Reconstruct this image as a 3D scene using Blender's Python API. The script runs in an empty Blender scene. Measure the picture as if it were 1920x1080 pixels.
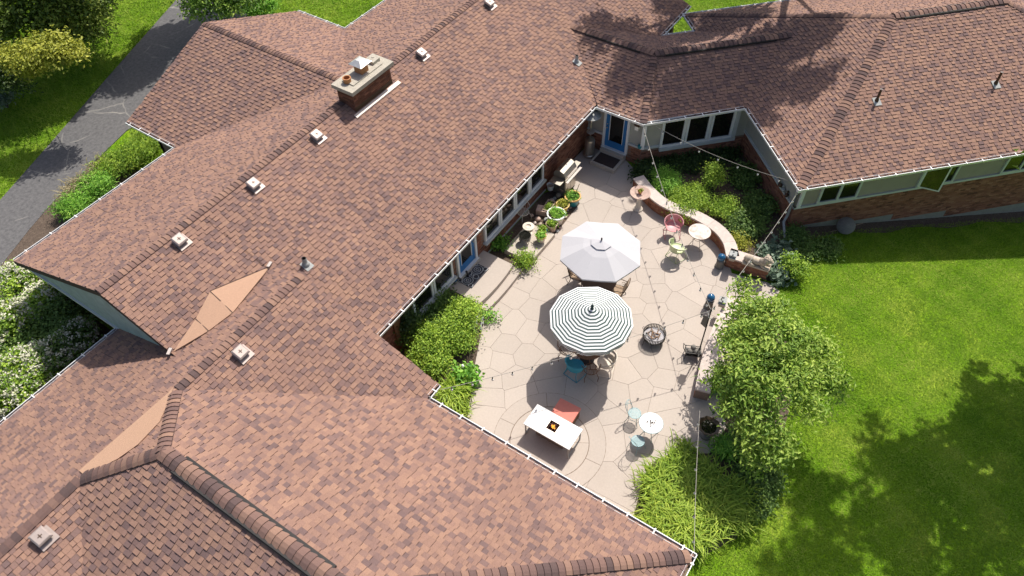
import bpy, math, random
import numpy as np
from mathutils import Vector, Matrix
random.seed(7); RNG = np.random.default_rng(11)
R2 = math.sqrt(2.0)
scene = bpy.context.scene
COL = scene.collection

# ------------------------------------------------------------------ camera
F_PX, PITCH, ROLL, YAW, CAM_H = 1400.0, math.radians(50.34085528), math.radians(-1.97782492), math.radians(54.95108831), 20.5
def camera_axes():
    cp, sp = math.cos(PITCH), math.sin(PITCH)
    fwd, right = np.array([0, cp, -sp]), np.array([1.0, 0, 0])
    up = np.cross(right, fwd); cr, sr = math.cos(ROLL), math.sin(ROLL)
    r2, u2 = cr*right + sr*up, -sr*right + cr*up
    a, b = np.array([math.cos(YAW), math.sin(YAW), 0]), np.array([-math.sin(YAW), math.cos(YAW), 0])
    M = np.array([a, b, [0, 0, 1.0]])          # world X runs along the long roof, world Y across it
    return M @ r2, M @ u2, M @ fwd
AX_R, AX_U, AX_F = camera_axes()
CAM = np.array([0, 0, CAM_H])
cam_d = bpy.data.cameras.new('camera'); cam = bpy.data.objects.new('camera', cam_d); COL.objects.link(cam)
cam_d.sensor_width = 36.0; cam_d.lens = F_PX/1920*36.0; cam_d.clip_start = 0.1; cam_d.clip_end = 2000
mw = Matrix.Identity(4)
for i in range(3):
    mw[i][0], mw[i][1], mw[i][2], mw[i][3] = AX_R[i], AX_U[i], -AX_F[i], CAM[i]
cam.matrix_world = mw
scene.camera = cam

# ------------------------------------------------------------------ daylight
SUN = Vector((0.67, 0.03, 1.0)).normalized()
EL, AZ = math.asin(SUN.z), math.atan2(SUN.x, SUN.y)
w = bpy.data.worlds.new('World'); scene.world = w; w.use_nodes = True
nt = w.node_tree; bg = nt.nodes['Background']
sky = nt.nodes.new('ShaderNodeTexSky'); sky.sky_type = 'NISHITA'; sky.sun_disc = False
sky.dust_density = 3.0; sky.ozone_density = 0.0; sky.air_density = 0.8; sky.sun_elevation = EL; sky.sun_rotation = AZ
nt.links.new(sky.outputs[0], bg.inputs[0]); bg.inputs[1].default_value = 0.12
sd = bpy.data.lights.new('sun', 'SUN'); sd.energy = 4.2; sd.angle = math.radians(0.6); sd.color = (1.0, 0.95, 0.87)
so = bpy.data.objects.new('sun', sd); COL.objects.link(so); so.rotation_euler = SUN.to_track_quat('Z', 'Y').to_euler()
so.location = (0, 0, 60)
scene.view_settings.view_transform = 'Standard'; scene.view_settings.look = 'None'
scene.view_settings.gamma = 1.0; scene.view_settings.exposure = 0.30
scene.view_settings.use_curve_mapping = False
scene.cycles.max_bounces = 6; scene.cycles.diffuse_bounces = 3; scene.cycles.transmission_bounces = 4
scene.cycles.transparent_max_bounces = 6

# ------------------------------------------------------------------ geometry of the place
def at(px, py, z=0.0):
    """the point at height z that the photograph's pixel (1920 x 1080) looks at"""
    d = AX_F + (px-960)/F_PX*AX_R - (py-540)/F_PX*AX_U
    t = (z-CAM_H)/d[2]; p = CAM + t*d
    return Vector((p[0], p[1], z))
def pix(P):
    q = np.asarray(P, float).reshape(-1, 3) - CAM
    d = q @ AX_F
    return 960 + F_PX*(q @ AX_R)/d, 540 - F_PX*(q @ AX_U)/d, d
def in_frame(P, m=30):
    x, y, d = pix(P)
    return (x > -m) & (x < 1920+m) & (y > -m) & (y < 1080+m) & (d > 0)
def EP(p, q, z=None):
    """the wings beyond the bend are turned 45 degrees: p along the garden front, q away from it"""
    u, v = (p+q)/R2, (q-p)/R2
    return (u, v) if z is None else Vector((u, v, z))
def ground_z(u, v):
    p = (np.asarray(u)-np.asarray(v))/R2
    d = np.clip(p-13.0, 0, 13.0)
    return -0.05 - 0.132*d*np.clip(d/1.5, 0, 1)

# ------------------------------------------------------------------ mesh helpers
class MB:
    def __init__(s): s.v, s.f, s.m = [], [], []
    def add(s, vs, fs, mi=0):
        o = len(s.v); s.v += [tuple(x) for x in vs]
        s.f += [tuple(i+o for i in f) for f in fs]; s.m += [mi]*len(fs); return s
    def hexa(s, P, mi=0):
        return s.add(P, [(3,2,1,0),(4,5,6,7),(0,1,5,4),(1,2,6,5),(2,3,7,6),(3,0,4,7)], mi)
    def box(s, c, d, rz=0.0, mi=0, mat=None):
        x, y, z = d[0]/2, d[1]/2, d[2]/2
        P = [Vector(t) for t in ((-x,-y,-z),(x,-y,-z),(x,y,-z),(-x,y,-z),(-x,-y,z),(x,-y,z),(x,y,z),(-x,y,z))]
        R = mat if mat is not None else Matrix.Rotation(rz, 3, 'Z')
        return s.hexa([R @ p + Vector(c) for p in P], mi)
    def bar(s, a, b, w_, h_, mi=0):
        a, b = Vector(a), Vector(b); d = (b-a); L = d.length
        if L < 1e-6: return s
        R = d.to_track_quat('X', 'Z').to_matrix()
        return s.box((a+b)/2, (L, w_, h_), mat=R, mi=mi)
    def tube(s, pts, r, n=6, closed=False, mi=0, r2=None):
        pts = [Vector(p) for p in pts]; N = len(pts); rings = []
        prev = None
        for i, p in enumerate(pts):
            if closed: t = pts[(i+1) % N]-pts[i-1]
            else: t = pts[min(i+1, N-1)]-pts[max(i-1, 0)]
            t.normalize()
            if prev is None:
                up = Vector((0,0,1)) if abs(t.z) < 0.9 else Vector((1,0,0)); x = t.cross(up).normalized()
            else:
                x = (prev - t*prev.dot(t)).normalized()
            prev = x; y = t.cross(x)
            rr = r if r2 is None else r + (r2-r)*i/(N-1)
            rings.append([p + (x*math.cos(2*math.pi*k/n)+y*math.sin(2*math.pi*k/n))*rr for k in range(n)])
        fs = []
        for i in range(N if closed else N-1):
            j = (i+1) % N
            for k in range(n):
                fs.append((i*n+k, i*n+(k+1) % n, j*n+(k+1) % n, j*n+k))
        if not closed: fs += [tuple(range(n-1, -1, -1)), tuple((N-1)*n+k for k in range(n))]
        return s.add([p for r_ in rings for p in r_], fs, mi)
    def lathe(s, prof, n=20, c=(0,0,0), mi=0, cap=True, sx=1.0, sy=1.0):
        vs, fs = [], []
        for r, z in prof:
            for k in range(n):
                a = 2*math.pi*k/n; vs.append((c[0]+r*sx*math.cos(a), c[1]+r*sy*math.sin(a), c[2]+z))
        for i in range(len(prof)-1):
            for k in range(n):
                fs.append((i*n+k, i*n+(k+1) % n, (i+1)*n+(k+1) % n, (i+1)*n+k))
        if cap:
            fs.append(tuple(range(n-1, -1, -1))); fs.append(tuple((len(prof)-1)*n+k for k in range(n)))
        return s.add(vs, fs, mi)
    def prism(s, poly, z0, z1, mi=0, bottom=True):
        n = len(poly); vs = [(p[0], p[1], z0) for p in poly]+[(p[0], p[1], z1) for p in poly]
        fs = [tuple(range(n, 2*n))]+[(i, (i+1) % n, n+(i+1) % n, n+i) for i in range(n)]
        if bottom: fs.append(tuple(range(n-1, -1, -1)))
        return s.add(vs, fs, mi)
    def ball(s, c, r, n=10, m=7, sx=1, sy=1, sz=1, mi=0):
        prof = [(r*math.sin(math.pi*i/m)+1e-4, -r*math.cos(math.pi*i/m)*sz) for i in range(m+1)]
        return s.lathe(prof, n, c, mi, True, sx, sy)
    def build(s, name, mats, parent=None, origin=None, smooth=False, kind=None, label=None):
        me = bpy.data.meshes.new(name)
        vs = s.v if origin is None else [(x-origin[0], y-origin[1], z-origin[2]) for x, y, z in s.v]
        me.from_pydata(vs, [], s.f)
        for m_ in (mats if isinstance(mats, (list, tuple)) else [mats]): me.materials.append(m_)
        if any(s.m): me.polygons.foreach_set('material_index', s.m)
        if smooth: me.polygons.foreach_set('use_smooth', [True]*len(s.f))
        o = bpy.data.objects.new(name, me); COL.objects.link(o)
        if parent is not None: o.parent = parent
        if kind: o['kind'] = kind
        if label: o['label'] = label
        return o
def thing(name, label, cat, loc=(0,0,0), rz=0.0, group=None):
    o = bpy.data.objects.new(name, None); COL.objects.link(o); o.empty_display_size = 0.1
    o.location = loc; o.rotation_euler = (0, 0, rz); o['label'] = label; o['category'] = cat
    if group: o['group'] = group
    return o
def tag(o, label, cat, group=None):
    o['label'] = label; o['category'] = cat
    if group: o['group'] = group
    return o
def inst(name, me, parent, M):
    o = bpy.data.objects.new(name, me); COL.objects.link(o); o.parent = parent; o.matrix_local = M
    return o
def dup(root, loc, rz, label, group=None):
    def cp(o, par):
        c = o.copy(); COL.objects.link(c); c.parent = par
        for ch in o.children: cp(ch, c)
        return c
    c = cp(root, None); c.location = loc; c.rotation_euler = (0, 0, rz); c['label'] = label
    if group: c['group'] = group
    return c
def mesh_np(name, V, Fq, mat, parent=None, attr=None, kind=None, smooth=False):
    """V n x 3, Fq m x k faces of one size, attr: float per face"""
    V = np.asarray(V, np.float32); Fq = np.asarray(Fq, np.int32)
    me = bpy.data.meshes.new(name); k = Fq.shape[1]
    me.vertices.add(len(V)); me.vertices.foreach_set('co', V.ravel())
    me.loops.add(Fq.size); me.loops.foreach_set('vertex_index', Fq.ravel())
    me.polygons.add(len(Fq)); me.polygons.foreach_set('loop_start', np.arange(0, Fq.size, k, dtype=np.int32))
    if attr is not None:
        a = me.attributes.new('tone', 'FLOAT', 'FACE'); a.data.foreach_set('value', np.asarray(attr, np.float32))
    me.materials.append(mat)
    me.update(calc_edges=True); me.validate()
    if smooth: me.polygons.foreach_set('use_smooth', [True]*len(Fq))
    o = bpy.data.objects.new(name, me); COL.objects.link(o)
    if parent is not None: o.parent = parent
    if kind: o['kind'] = kind
    return o

# ------------------------------------------------------------------ materials
def new_mat(name):
    m = bpy.data.materials.new(name); m.use_nodes = True
    return m, m.node_tree, m.node_tree.nodes['Principled BSDF']
def mat(name, col, rough=0.7, metal=0.0, var=0.0, scale=8.0, bump=0.0, bscale=60.0, spec=None, dark=None, dirt=0.0, dscale=1.5, rnd=0.0):
    """one surface: base colour, a noise that varies it, an optional stain colour, fine relief"""
    m, t, p = new_mat(name); N, L = t.nodes, t.links
    p.inputs['Roughness'].default_value = rough; p.inputs['Metallic'].default_value = metal
    if spec is not None: p.inputs['Specular IOR Level'].default_value = spec
    c4 = (*col, 1); p.inputs['Base Color'].default_value = c4
    tc = N.new('ShaderNodeTexCoord'); out = None
    def noise(sc, det=5):
        n = N.new('ShaderNodeTexNoise'); n.inputs['Scale'].default_value = sc; n.inputs['Detail'].default_value = det
        n.inputs['Roughness'].default_value = 0.62
        L.new(tc.outputs['Object'], n.inputs['Vector']); return n
    if var > 0 or dirt > 0 or rnd > 0:
        mx = N.new('ShaderNodeMix'); mx.data_type = 'RGBA'; mx.blend_type = 'MULTIPLY'; mx.inputs[0].default_value = 1.0
        mx.inputs[6].default_value = c4
        r = N.new('ShaderNodeMapRange'); r.inputs[1].default_value = 0.3; r.inputs[2].default_value = 0.7
        r.inputs[3].default_value = 1-var; r.inputs[4].default_value = 1+var
        L.new(noise(scale).outputs[0], r.inputs[0])
        val = r.outputs[0]
        if rnd > 0:
            oi = N.new('ShaderNodeObjectInfo'); r2 = N.new('ShaderNodeMapRange')
            r2.inputs[3].default_value = 1-rnd; r2.inputs[4].default_value = 1+rnd; L.new(oi.outputs['Random'], r2.inputs[0])
            mm = N.new('ShaderNodeMath'); mm.operation = 'MULTIPLY'; L.new(val, mm.inputs[0]); L.new(r2.outputs[0], mm.inputs[1]); val = mm.outputs[0]
        cb = N.new('ShaderNodeCombineColor')
        for i in range(3): L.new(val, cb.inputs[i])
        L.new(cb.outputs[0], mx.inputs[7]); out = mx.outputs[2]
        if dirt > 0:
            m2 = N.new('ShaderNodeMix'); m2.data_type = 'RGBA'; L.new(out, m2.inputs[6]); m2.inputs[7].default_value = (*(dark or (0.1,0.08,0.06)), 1)
            r3 = N.new('ShaderNodeMapRange'); r3.inputs[1].default_value = 0.48; r3.inputs[2].default_value = 0.75; r3.inputs[4].default_value = dirt
            L.new(noise(dscale, 8).outputs[0], r3.inputs[0]); L.new(r3.outputs[0], m2.inputs[0]); out = m2.outputs[2]
        L.new(out, p.inputs['Base Color'])
    if bump > 0:
        b = N.new('ShaderNodeBump'); b.inputs['Strength'].default_value = bump; b.inputs['Distance'].default_value = 0.02
        L.new(noise(bscale).outputs[0], b.inputs['Height']); L.new(b.outputs[0], p.inputs['Normal'])
    return m
def tone_mat(name, stops, rough=0.9, grain=0.12, gscale=90.0, trans=0.0, spec=0.3, big=0.0):
    """colour picked by the face attribute 'tone' that each shingle, leaf or brick carries"""
    m, t, p = new_mat(name); N, L = t.nodes, t.links
    p.inputs['Roughness'].default_value = rough; p.inputs['Specular IOR Level'].default_value = spec
    a = N.new('ShaderNodeAttribute'); a.attribute_name = 'tone'
    cr = N.new('ShaderNodeValToRGB'); el = cr.color_ramp.elements
    while len(el) < len(stops): el.new(0.5)
    for e, (pos, c) in zip(el, stops): e.position = pos; e.color = (*c, 1)
    L.new(a.outputs['Fac'], cr.inputs[0]); out = cr.outputs[0]
    tc = N.new('ShaderNodeTexCoord')
    for amt, sc in ((grain, gscale), (big, 0.45)):
        if amt <= 0: continue
        n = N.new('ShaderNodeTexNoise'); n.inputs['Scale'].default_value = sc; n.inputs['Detail'].default_value = 4
        L.new(tc.outputs['Object'], n.inputs['Vector'])
        r = N.new('ShaderNodeMapRange'); r.inputs[1].default_value = 0.3; r.inputs[2].default_value = 0.7
        r.inputs[3].default_value = 1-amt; r.inputs[4].default_value = 1+amt; L.new(n.outputs[0], r.inputs[0])
        mx = N.new('ShaderNodeVectorMath'); mx.operation = 'SCALE'; L.new(out, mx.inputs[0]); L.new(r.outputs[0], mx.inputs['Scale']); out = mx.outputs[0]
    L.new(out, p.inputs['Base Color'])
    if trans > 0:
        tr = N.new('ShaderNodeBsdfTranslucent'); L.new(out, tr.inputs[0]); ms = N.new('ShaderNodeMixShader'); ms.inputs[0].default_value = trans
        L.new(p.outputs[0], ms.inputs[1]); L.new(tr.outputs[0], ms.inputs[2]); L.new(ms.outputs[0], N['Material Output'].inputs[0])
    return m
M = {}
M['shingle'] = tone_mat('shingle', [(0, (.158,.103,.096)), (.3, (.205,.128,.111)), (.62, (.262,.156,.120)), (1, (.318,.190,.136))], .95, .16, 55, big=.07)
M['cap'] = tone_mat('cap_shingle', [(0, (.105,.070,.066)), (.45, (.178,.108,.092)), (1, (.275,.166,.122))], .95, .14, 60)
M['deck'] = mat('roof_deck', (.06,.04,.035), .95)
M['membrane'] = mat('roof_membrane', (.43,.265,.178), .95, var=.10, scale=30, bump=.3, bscale=150)
M['metal'] = mat('galvanised_metal', (.62,.60,.58), .45, .6, var=.12, scale=6)
M['ventmetal'] = mat('vent_metal', (.40,.33,.30), .5, .3, var=.1, scale=9)
M['flash'] = mat('white_flashing', (.50,.44,.40), .5, .1, var=.08)
M['white'] = mat('white_paint', (.80,.80,.79), .45, var=.04, scale=4)
M['trimgrey'] = mat('pale_trim', (.56,.58,.57), .6, var=.06, scale=3)
M['gutterin'] = mat('gutter_debris', (.16,.12,.07), .9, var=.5, scale=3, dirt=.6, dark=(.30,.27,.22), dscale=2)
M['siding'] = mat('grey_siding', (.40,.39,.34), .8, var=.06, scale=2, bump=.15, bscale=25)
M['sage'] = mat('sage_siding', (.36,.31,.27), .8, var=.06, scale=2, bump=.15, bscale=25)
M['bluesiding'] = mat('pale_blue_siding', (.36,.43,.42), .85, var=.14, scale=5, dirt=.3, dark=(.2,.24,.22))
M['mortar'] = mat('mortar', (.24,.17,.13), .95, var=.1, scale=20)
M['brick'] = tone_mat('brick', [(0, (.13,.055,.035)), (.5, (.30,.125,.075)), (1, (.42,.20,.12))], .9, .15, 40)
M['concrete'] = mat('concrete', (.50,.44,.37), .9, var=.07, scale=14, bump=.12, bscale=90, dirt=.14, dark=(.34,.29,.24), dscale=1.3)
M['slab'] = mat('patio_concrete', (.468,.405,.352), .9, var=.055, scale=16, bump=.12, bscale=110, dirt=.24, dark=(.36,.305,.255), dscale=.9, rnd=.045)
M['joint'] = mat('patio_joint', (.17,.125,.09), .95)
M['found'] = mat('foundation_concrete', (.28,.27,.225), .9, var=.1, scale=6)
M['cap_stone'] = mat('wall_cap_stone', (.58,.49,.44), .85, var=.10, scale=9, dirt=.25, dark=(.42,.35,.31), dscale=4, rnd=.05)
M['stone'] = mat('sandstone', (.50,.42,.33), .9, var=.15, scale=12, bump=.35, bscale=35)
M['lichen'] = mat('weathered_cap', (.44,.40,.33), .95, var=.16, scale=18, bump=.5, bscale=50, dirt=.5, dark=(.22,.20,.17), dscale=6)
M['terra'] = mat('terracotta', (.42,.19,.08), .85, var=.14, scale=12)
M['glass'] = mat('window_glass', (.012,.012,.010), .06, spec=.7)
M['blue'] = mat('blue_door_paint', (.025,.17,.42), .4, var=.05)
M['steel'] = mat('brushed_steel', (.50,.46,.40), .35, .85, var=.1, scale=5)
M['black'] = mat('black_iron', (.025,.022,.02), .6, var=.2, scale=20)
M['brown'] = mat('brown_metal', (.085,.048,.028), .55, .3, var=.2, scale=20)
M['rust'] = mat('rusty_iron', (.22,.11,.06), .8, .1, var=.4, scale=25)
M['sling'] = mat('tan_sling', (.36,.26,.18), .9, var=.08)
M['pink'] = mat('pink_enamel', (.66,.30,.31), .45, var=.1, scale=15, dirt=.3, dark=(.42,.22,.14), dscale=7)
M['lime'] = mat('pale_green_enamel', (.60,.66,.40), .45, var=.08, scale=15)
M['aqua'] = mat('aqua_enamel', (.30,.46,.48), .5, var=.1, scale=15)
M['turq'] = mat('turquoise_enamel', (.06,.40,.52), .5, var=.08, scale=15)
M['cream'] = mat('cream_enamel', (.72,.64,.54), .5, var=.08, scale=15)
M['whitetop'] = mat('white_enamel', (.62,.61,.60), .35, var=.02)
M['rusttop'] = mat('flaking_white_top', (.58,.565,.52), .7, var=.08, scale=12, dirt=1.0, dark=(.36,.22,.13), dscale=5.5)
M['canvas'] = mat('grey_canvas', (.52,.51,.525), .95, var=.03, scale=40, bump=.1, bscale=200)
M['awhite'] = mat('white_awning_cloth', (.78,.79,.77), .9, var=.03, scale=30)
M['agreen'] = mat('dark_green_awning_cloth', (.050,.085,.082), .9)
M['soil'] = mat('dark_mulch', (.095,.068,.050), 1.0, var=.5, scale=22, bump=.8, bscale=30, dirt=.6, dark=(.20,.15,.11), dscale=9)
M['bark'] = mat('bark', (.10,.075,.055), .95, var=.3, scale=14, bump=.6, bscale=20)
M['bluegl'] = mat('blue_glazed_ball', (.015,.10,.22), .12, spec=.8)
M['pedestal'] = mat('grey_pedestal', (.20,.185,.165), .9, var=.15, scale=14)
M['coral'] = mat('coral_cushion', (.62,.20,.15), .8, var=.05)
M['wood'] = mat('brown_wood', (.20,.10,.05), .7, var=.25, scale=10)
M['grey'] = mat('weathered_grey', (.36,.37,.36), .8, var=.18, scale=14)
M['ash'] = mat('ash', (.44,.42,.43), 1.0, var=.35, scale=22, bump=.6, bscale=40)
M['lava'] = mat('lava_rock', (.10,.045,.04), .95, var=.6, scale=30)
M['log'] = mat('charred_log', (.24,.15,.09), .9, var=.5, scale=14)
M['mat1'] = mat('dark_doormat', (.055,.038,.034), 1.0, var=.12, scale=60, bump=.4, bscale=120)
M['mat2'] = mat('patterned_doormat', (.05,.05,.06), 1.0)
M['matline'] = mat('doormat_pattern', (.50,.50,.50), 1.0)
M['teal'] = mat('teal_glaze', (.03,.22,.24), .3, var=.12)
M['ochre'] = mat('ochre_glaze', (.60,.34,.09), .45, var=.1)
M['yellow'] = mat('yellow_glaze', (.60,.42,.12), .45, var=.1)
M['creampot'] = mat('cream_pot', (.70,.62,.52), .7, var=.08)
M['pinkpot'] = mat('pink_stone', (.50,.36,.30), .9, var=.15)
M['shell'] = mat('dark_shell_basin', (.075,.045,.022), .35, var=.3, scale=10)
M['wire'] = mat('light_wire', (.36,.33,.29), .7)
M['bulbglass'] = mat('bulb_glass', (.85,.82,.75), .1, spec=.8)
M['socket'] = mat('bulb_socket', (.02,.02,.02), .5)
def flame_mat():
    m, t, p = new_mat('gas_flame'); p.inputs['Base Color'].default_value = (.9,.4,.05,1)
    p.inputs['Emission Color'].default_value = (1.0,.42,.06,1); p.inputs['Emission Strength'].default_value = 1.1
    return m
M['flame'] = flame_mat()
LEAF = dict(
  shrub=[(0,(0.077,0.152,0.019)),(.5,(0.244,0.413,0.040)),(1,(0.515,0.660,0.079))],
  tree=[(0,(0.062,0.131,0.019)),(.5,(0.217,0.364,0.043)),(1,(0.490,0.611,0.114))],
  vivid=[(0,(0.072,0.213,0.029)),(.5,(0.216,0.475,0.053)),(1,(0.468,0.750,0.120))],
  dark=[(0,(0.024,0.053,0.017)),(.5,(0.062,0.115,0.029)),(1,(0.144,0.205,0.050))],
  oak=[(0,(0.039,0.077,0.014)),(.5,(0.152,0.232,0.032)),(1,(0.510,0.575,0.110))],
  gold=[(0,(0.151,0.185,0.025)),(.5,(0.372,0.398,0.045)),(1,(0.584,0.574,0.089))],
  hosta=[(0,(0.078,0.133,0.086)),(.5,(0.164,0.242,0.164)),(1,(0.296,0.374,0.265))],
  lily=[(0,(0.109,0.208,0.019)),(.5,(0.283,0.424,0.041)),(1,(0.530,0.630,0.085))],
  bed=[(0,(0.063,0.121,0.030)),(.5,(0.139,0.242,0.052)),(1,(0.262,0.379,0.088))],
  blossom=[(0,(0.462,0.462,0.308)),(1,(0.902,0.880,0.726))],
  grass=[(0,(.125,.245,.012)),(.5,(.245,.400,.026)),(1,(.430,.510,.090))],
  straw=[(0,(.22,.19,.09)),(1,(.50,.42,.25))])
for k, st in LEAF.items():
    M['leaf_'+k] = tone_mat('leaf_'+k, st, .55 if k not in ('grass','blossom') else .8, 0, trans=.30 if k != 'blossom' else .15, spec=.35)
def ground_mat():
    m, t, p = new_mat('lawn'); N, L = t.nodes, t.links; p.inputs['Roughness'].default_value = 1.0; p.inputs['Specular IOR Level'].default_value = .1
    tc = N.new('ShaderNodeTexCoord')
    def nz(sc, d=6):
        n = N.new('ShaderNodeTexNoise'); n.inputs['Scale'].default_value = sc; n.inputs['Detail'].default_value = d; L.new(tc.outputs['Object'], n.inputs['Vector']); return n.outputs[0]
    def ramp(inp, st):
        cr = N.new('ShaderNodeValToRGB'); el = cr.color_ramp.elements
        while len(el) < len(st): el.new(.5)
        for e, (pos, c) in zip(el, st): e.position = pos; e.color = (*c, 1)
        L.new(inp, cr.inputs[0]); return cr.outputs[0]
    a = ramp(nz(.6, 8), [(.36, (.085,.200,.006)), (.52, (.150,.280,.011)), (.68, (.250,.340,.036))])
    b = ramp(nz(22, 6), [(.3, (.40,.42,.40)), (.62, (1.35,1.3,1.25))])
    mx = N.new('ShaderNodeMix'); mx.data_type = 'RGBA'; mx.blend_type = 'MULTIPLY'; mx.inputs[0].default_value = 1
    L.new(a, mx.inputs[6]); L.new(b, mx.inputs[7])
    L.new(mx.outputs[2], p.inputs['Base Color'])
    bp = N.new('ShaderNodeBump'); bp.inputs['Strength'].default_value = .7; bp.inputs['Distance'].default_value = .05
    L.new(nz(30, 6), bp.inputs['Height']); L.new(bp.outputs[0], p.inputs['Normal'])
    return m
M['lawn'] = ground_mat()
def asphalt_mat():
    m, t, p = new_mat('asphalt'); N, L = t.nodes, t.links; p.inputs['Roughness'].default_value = .9
    tc = N.new('ShaderNodeTexCoord')
    n1 = N.new('ShaderNodeTexNoise'); n1.inputs['Scale'].default_value = .9; n1.inputs['Detail'].default_value = 9; L.new(tc.outputs['Object'], n1.inputs['Vector'])
    wv = N.new('ShaderNodeMix'); wv.data_type = 'VECTOR'; wv.inputs[0].default_value = .3; L.new(tc.outputs['Object'], wv.inputs[4]); L.new(n1.outputs[1], wv.inputs[5])
    vo = N.new('ShaderNodeTexVoronoi'); vo.feature = 'DISTANCE_TO_EDGE'; vo.inputs['Scale'].default_value = .55; L.new(wv.outputs[1], vo.inputs['Vector'])
    ck = N.new('ShaderNodeMapRange'); ck.inputs[1].default_value = .004; ck.inputs[2].default_value = .014; ck.inputs[3].default_value = 1; ck.inputs[4].default_value = 0; L.new(vo.outputs[0], ck.inputs[0])
    n2 = N.new('ShaderNodeTexNoise'); n2.inputs['Scale'].default_value = 7; n2.inputs['Detail'].default_value = 9; n2.inputs['Roughness'].default_value = .75; L.new(tc.outputs['Object'], n2.inputs['Vector'])
    cr = N.new('ShaderNodeValToRGB'); cr.color_ramp.elements[0].position = .34; cr.color_ramp.elements[0].color = (.075,.073,.076,1)
    cr.color_ramp.elements[1].position = .72; cr.color_ramp.elements[1].color = (.165,.16,.158,1); L.new(n2.outputs[0], cr.inputs[0])
    g = N.new('ShaderNodeMapRange'); g.inputs[1].default_value = .46; g.inputs[2].default_value = .66; L.new(n1.outputs[0], g.inputs[0])
    ml = N.new('ShaderNodeMath'); ml.operation = 'MULTIPLY'; L.new(ck.outputs[0], ml.inputs[0]); L.new(g.outputs[0], ml.inputs[1])
    mx = N.new('ShaderNodeMix'); mx.data_type = 'RGBA'; L.new(ml.outputs[0], mx.inputs[0]); L.new(cr.outputs[0], mx.inputs[6]); mx.inputs[7].default_value = (.27,.255,.23,1)
    L.new(mx.outputs[2], p.inputs['Base Color'])
    return m
M['asphalt'] = asphalt_mat()
# ================================================================== ground, drive, patio
def add_structure(o): o['kind'] = 'structure'; return o
def ground():
    fine = np.arange(-14, 40.01, .5); far = np.array([-400,-200,-100,-60,-35,-22])
    xs = np.concatenate([far, fine, [48, 60, 80, 120, 200, 400]]); ys = np.concatenate([far, fine, [48, 60, 80, 120, 200, 400]])
    X, Y = np.meshgrid(xs, ys, indexing='ij'); Z = ground_z(X, Y)
    V = np.stack([X, Y, Z], -1).reshape(-1, 3); ny = len(ys)
    i, j = np.meshgrid(np.arange(len(xs)-1), np.arange(ny-1), indexing='ij'); a = (i*ny+j).ravel()
    o = mesh_np('lawn', V, np.stack([a, a+ny, a+ny+1, a+1], -1), M['lawn'], smooth=True); add_structure(o)
ground()
def sheet(name, poly, z, m, th=.03, kind='structure'):
    b = MB(); b.prism(poly, z-th, z); o = b.build(name, m)
    if kind: o['kind'] = kind
    return o
drive_l = [at(x, y, -.02) for x, y in ((-330, 760), (-120, 512), (0, 375), (100, 262), (205, 141), (268, 70), (330, 0), (420, -103))]
drive_r = [at(x, y, -.02) for x, y in ((560, -103), (470, 20), (400, 110), (290, 215), (237, 245), (170, 310), (105, 372), (55, 430), (0, 500), (-170, 720))]
sheet('driveway', [(p.x, p.y) for p in drive_l+drive_r], -.015, M['asphalt'])
# patio: the cast slab below, and every saw-cut flag of it as a piece of its own
P_OUT = [p for p in [at(x, y) for x, y in ((877,778),(886,725),(891,682),(898,645),(906,606),(912,592))]]
P_OUT = [(p.x, p.y) for p in P_OUT]+[(12.4,10.1),(14.76,10.1)]
P_OUT += [(p.x, p.y) for p in [at(x, y) for x, y in ((1000,497),(1024,458),(1055,422),(1087,382),(1075,352),(1062,347),(1040,335))]]
P_OUT += [(22.15, 11.4), (22.15, 9.55)]
P_OUT += [(p.x, p.y) for p in [at(x, y) for x, y in ((1190,318),(1192,340),(1196,362),(1225,392),(1262,412),(1300,425),(1335,445),(1358,470),(1366,492),(1372,512),(1440,530),(1462,546),(1425,600),(1395,660),(1345,740),(1362,800),(1330,850),(1270,850),(1230,862),(1205,900),(1192,952),(1180,1000))]]
P_OUT += [(7.25, 1.7), (7.25, 7.4)]
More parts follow.
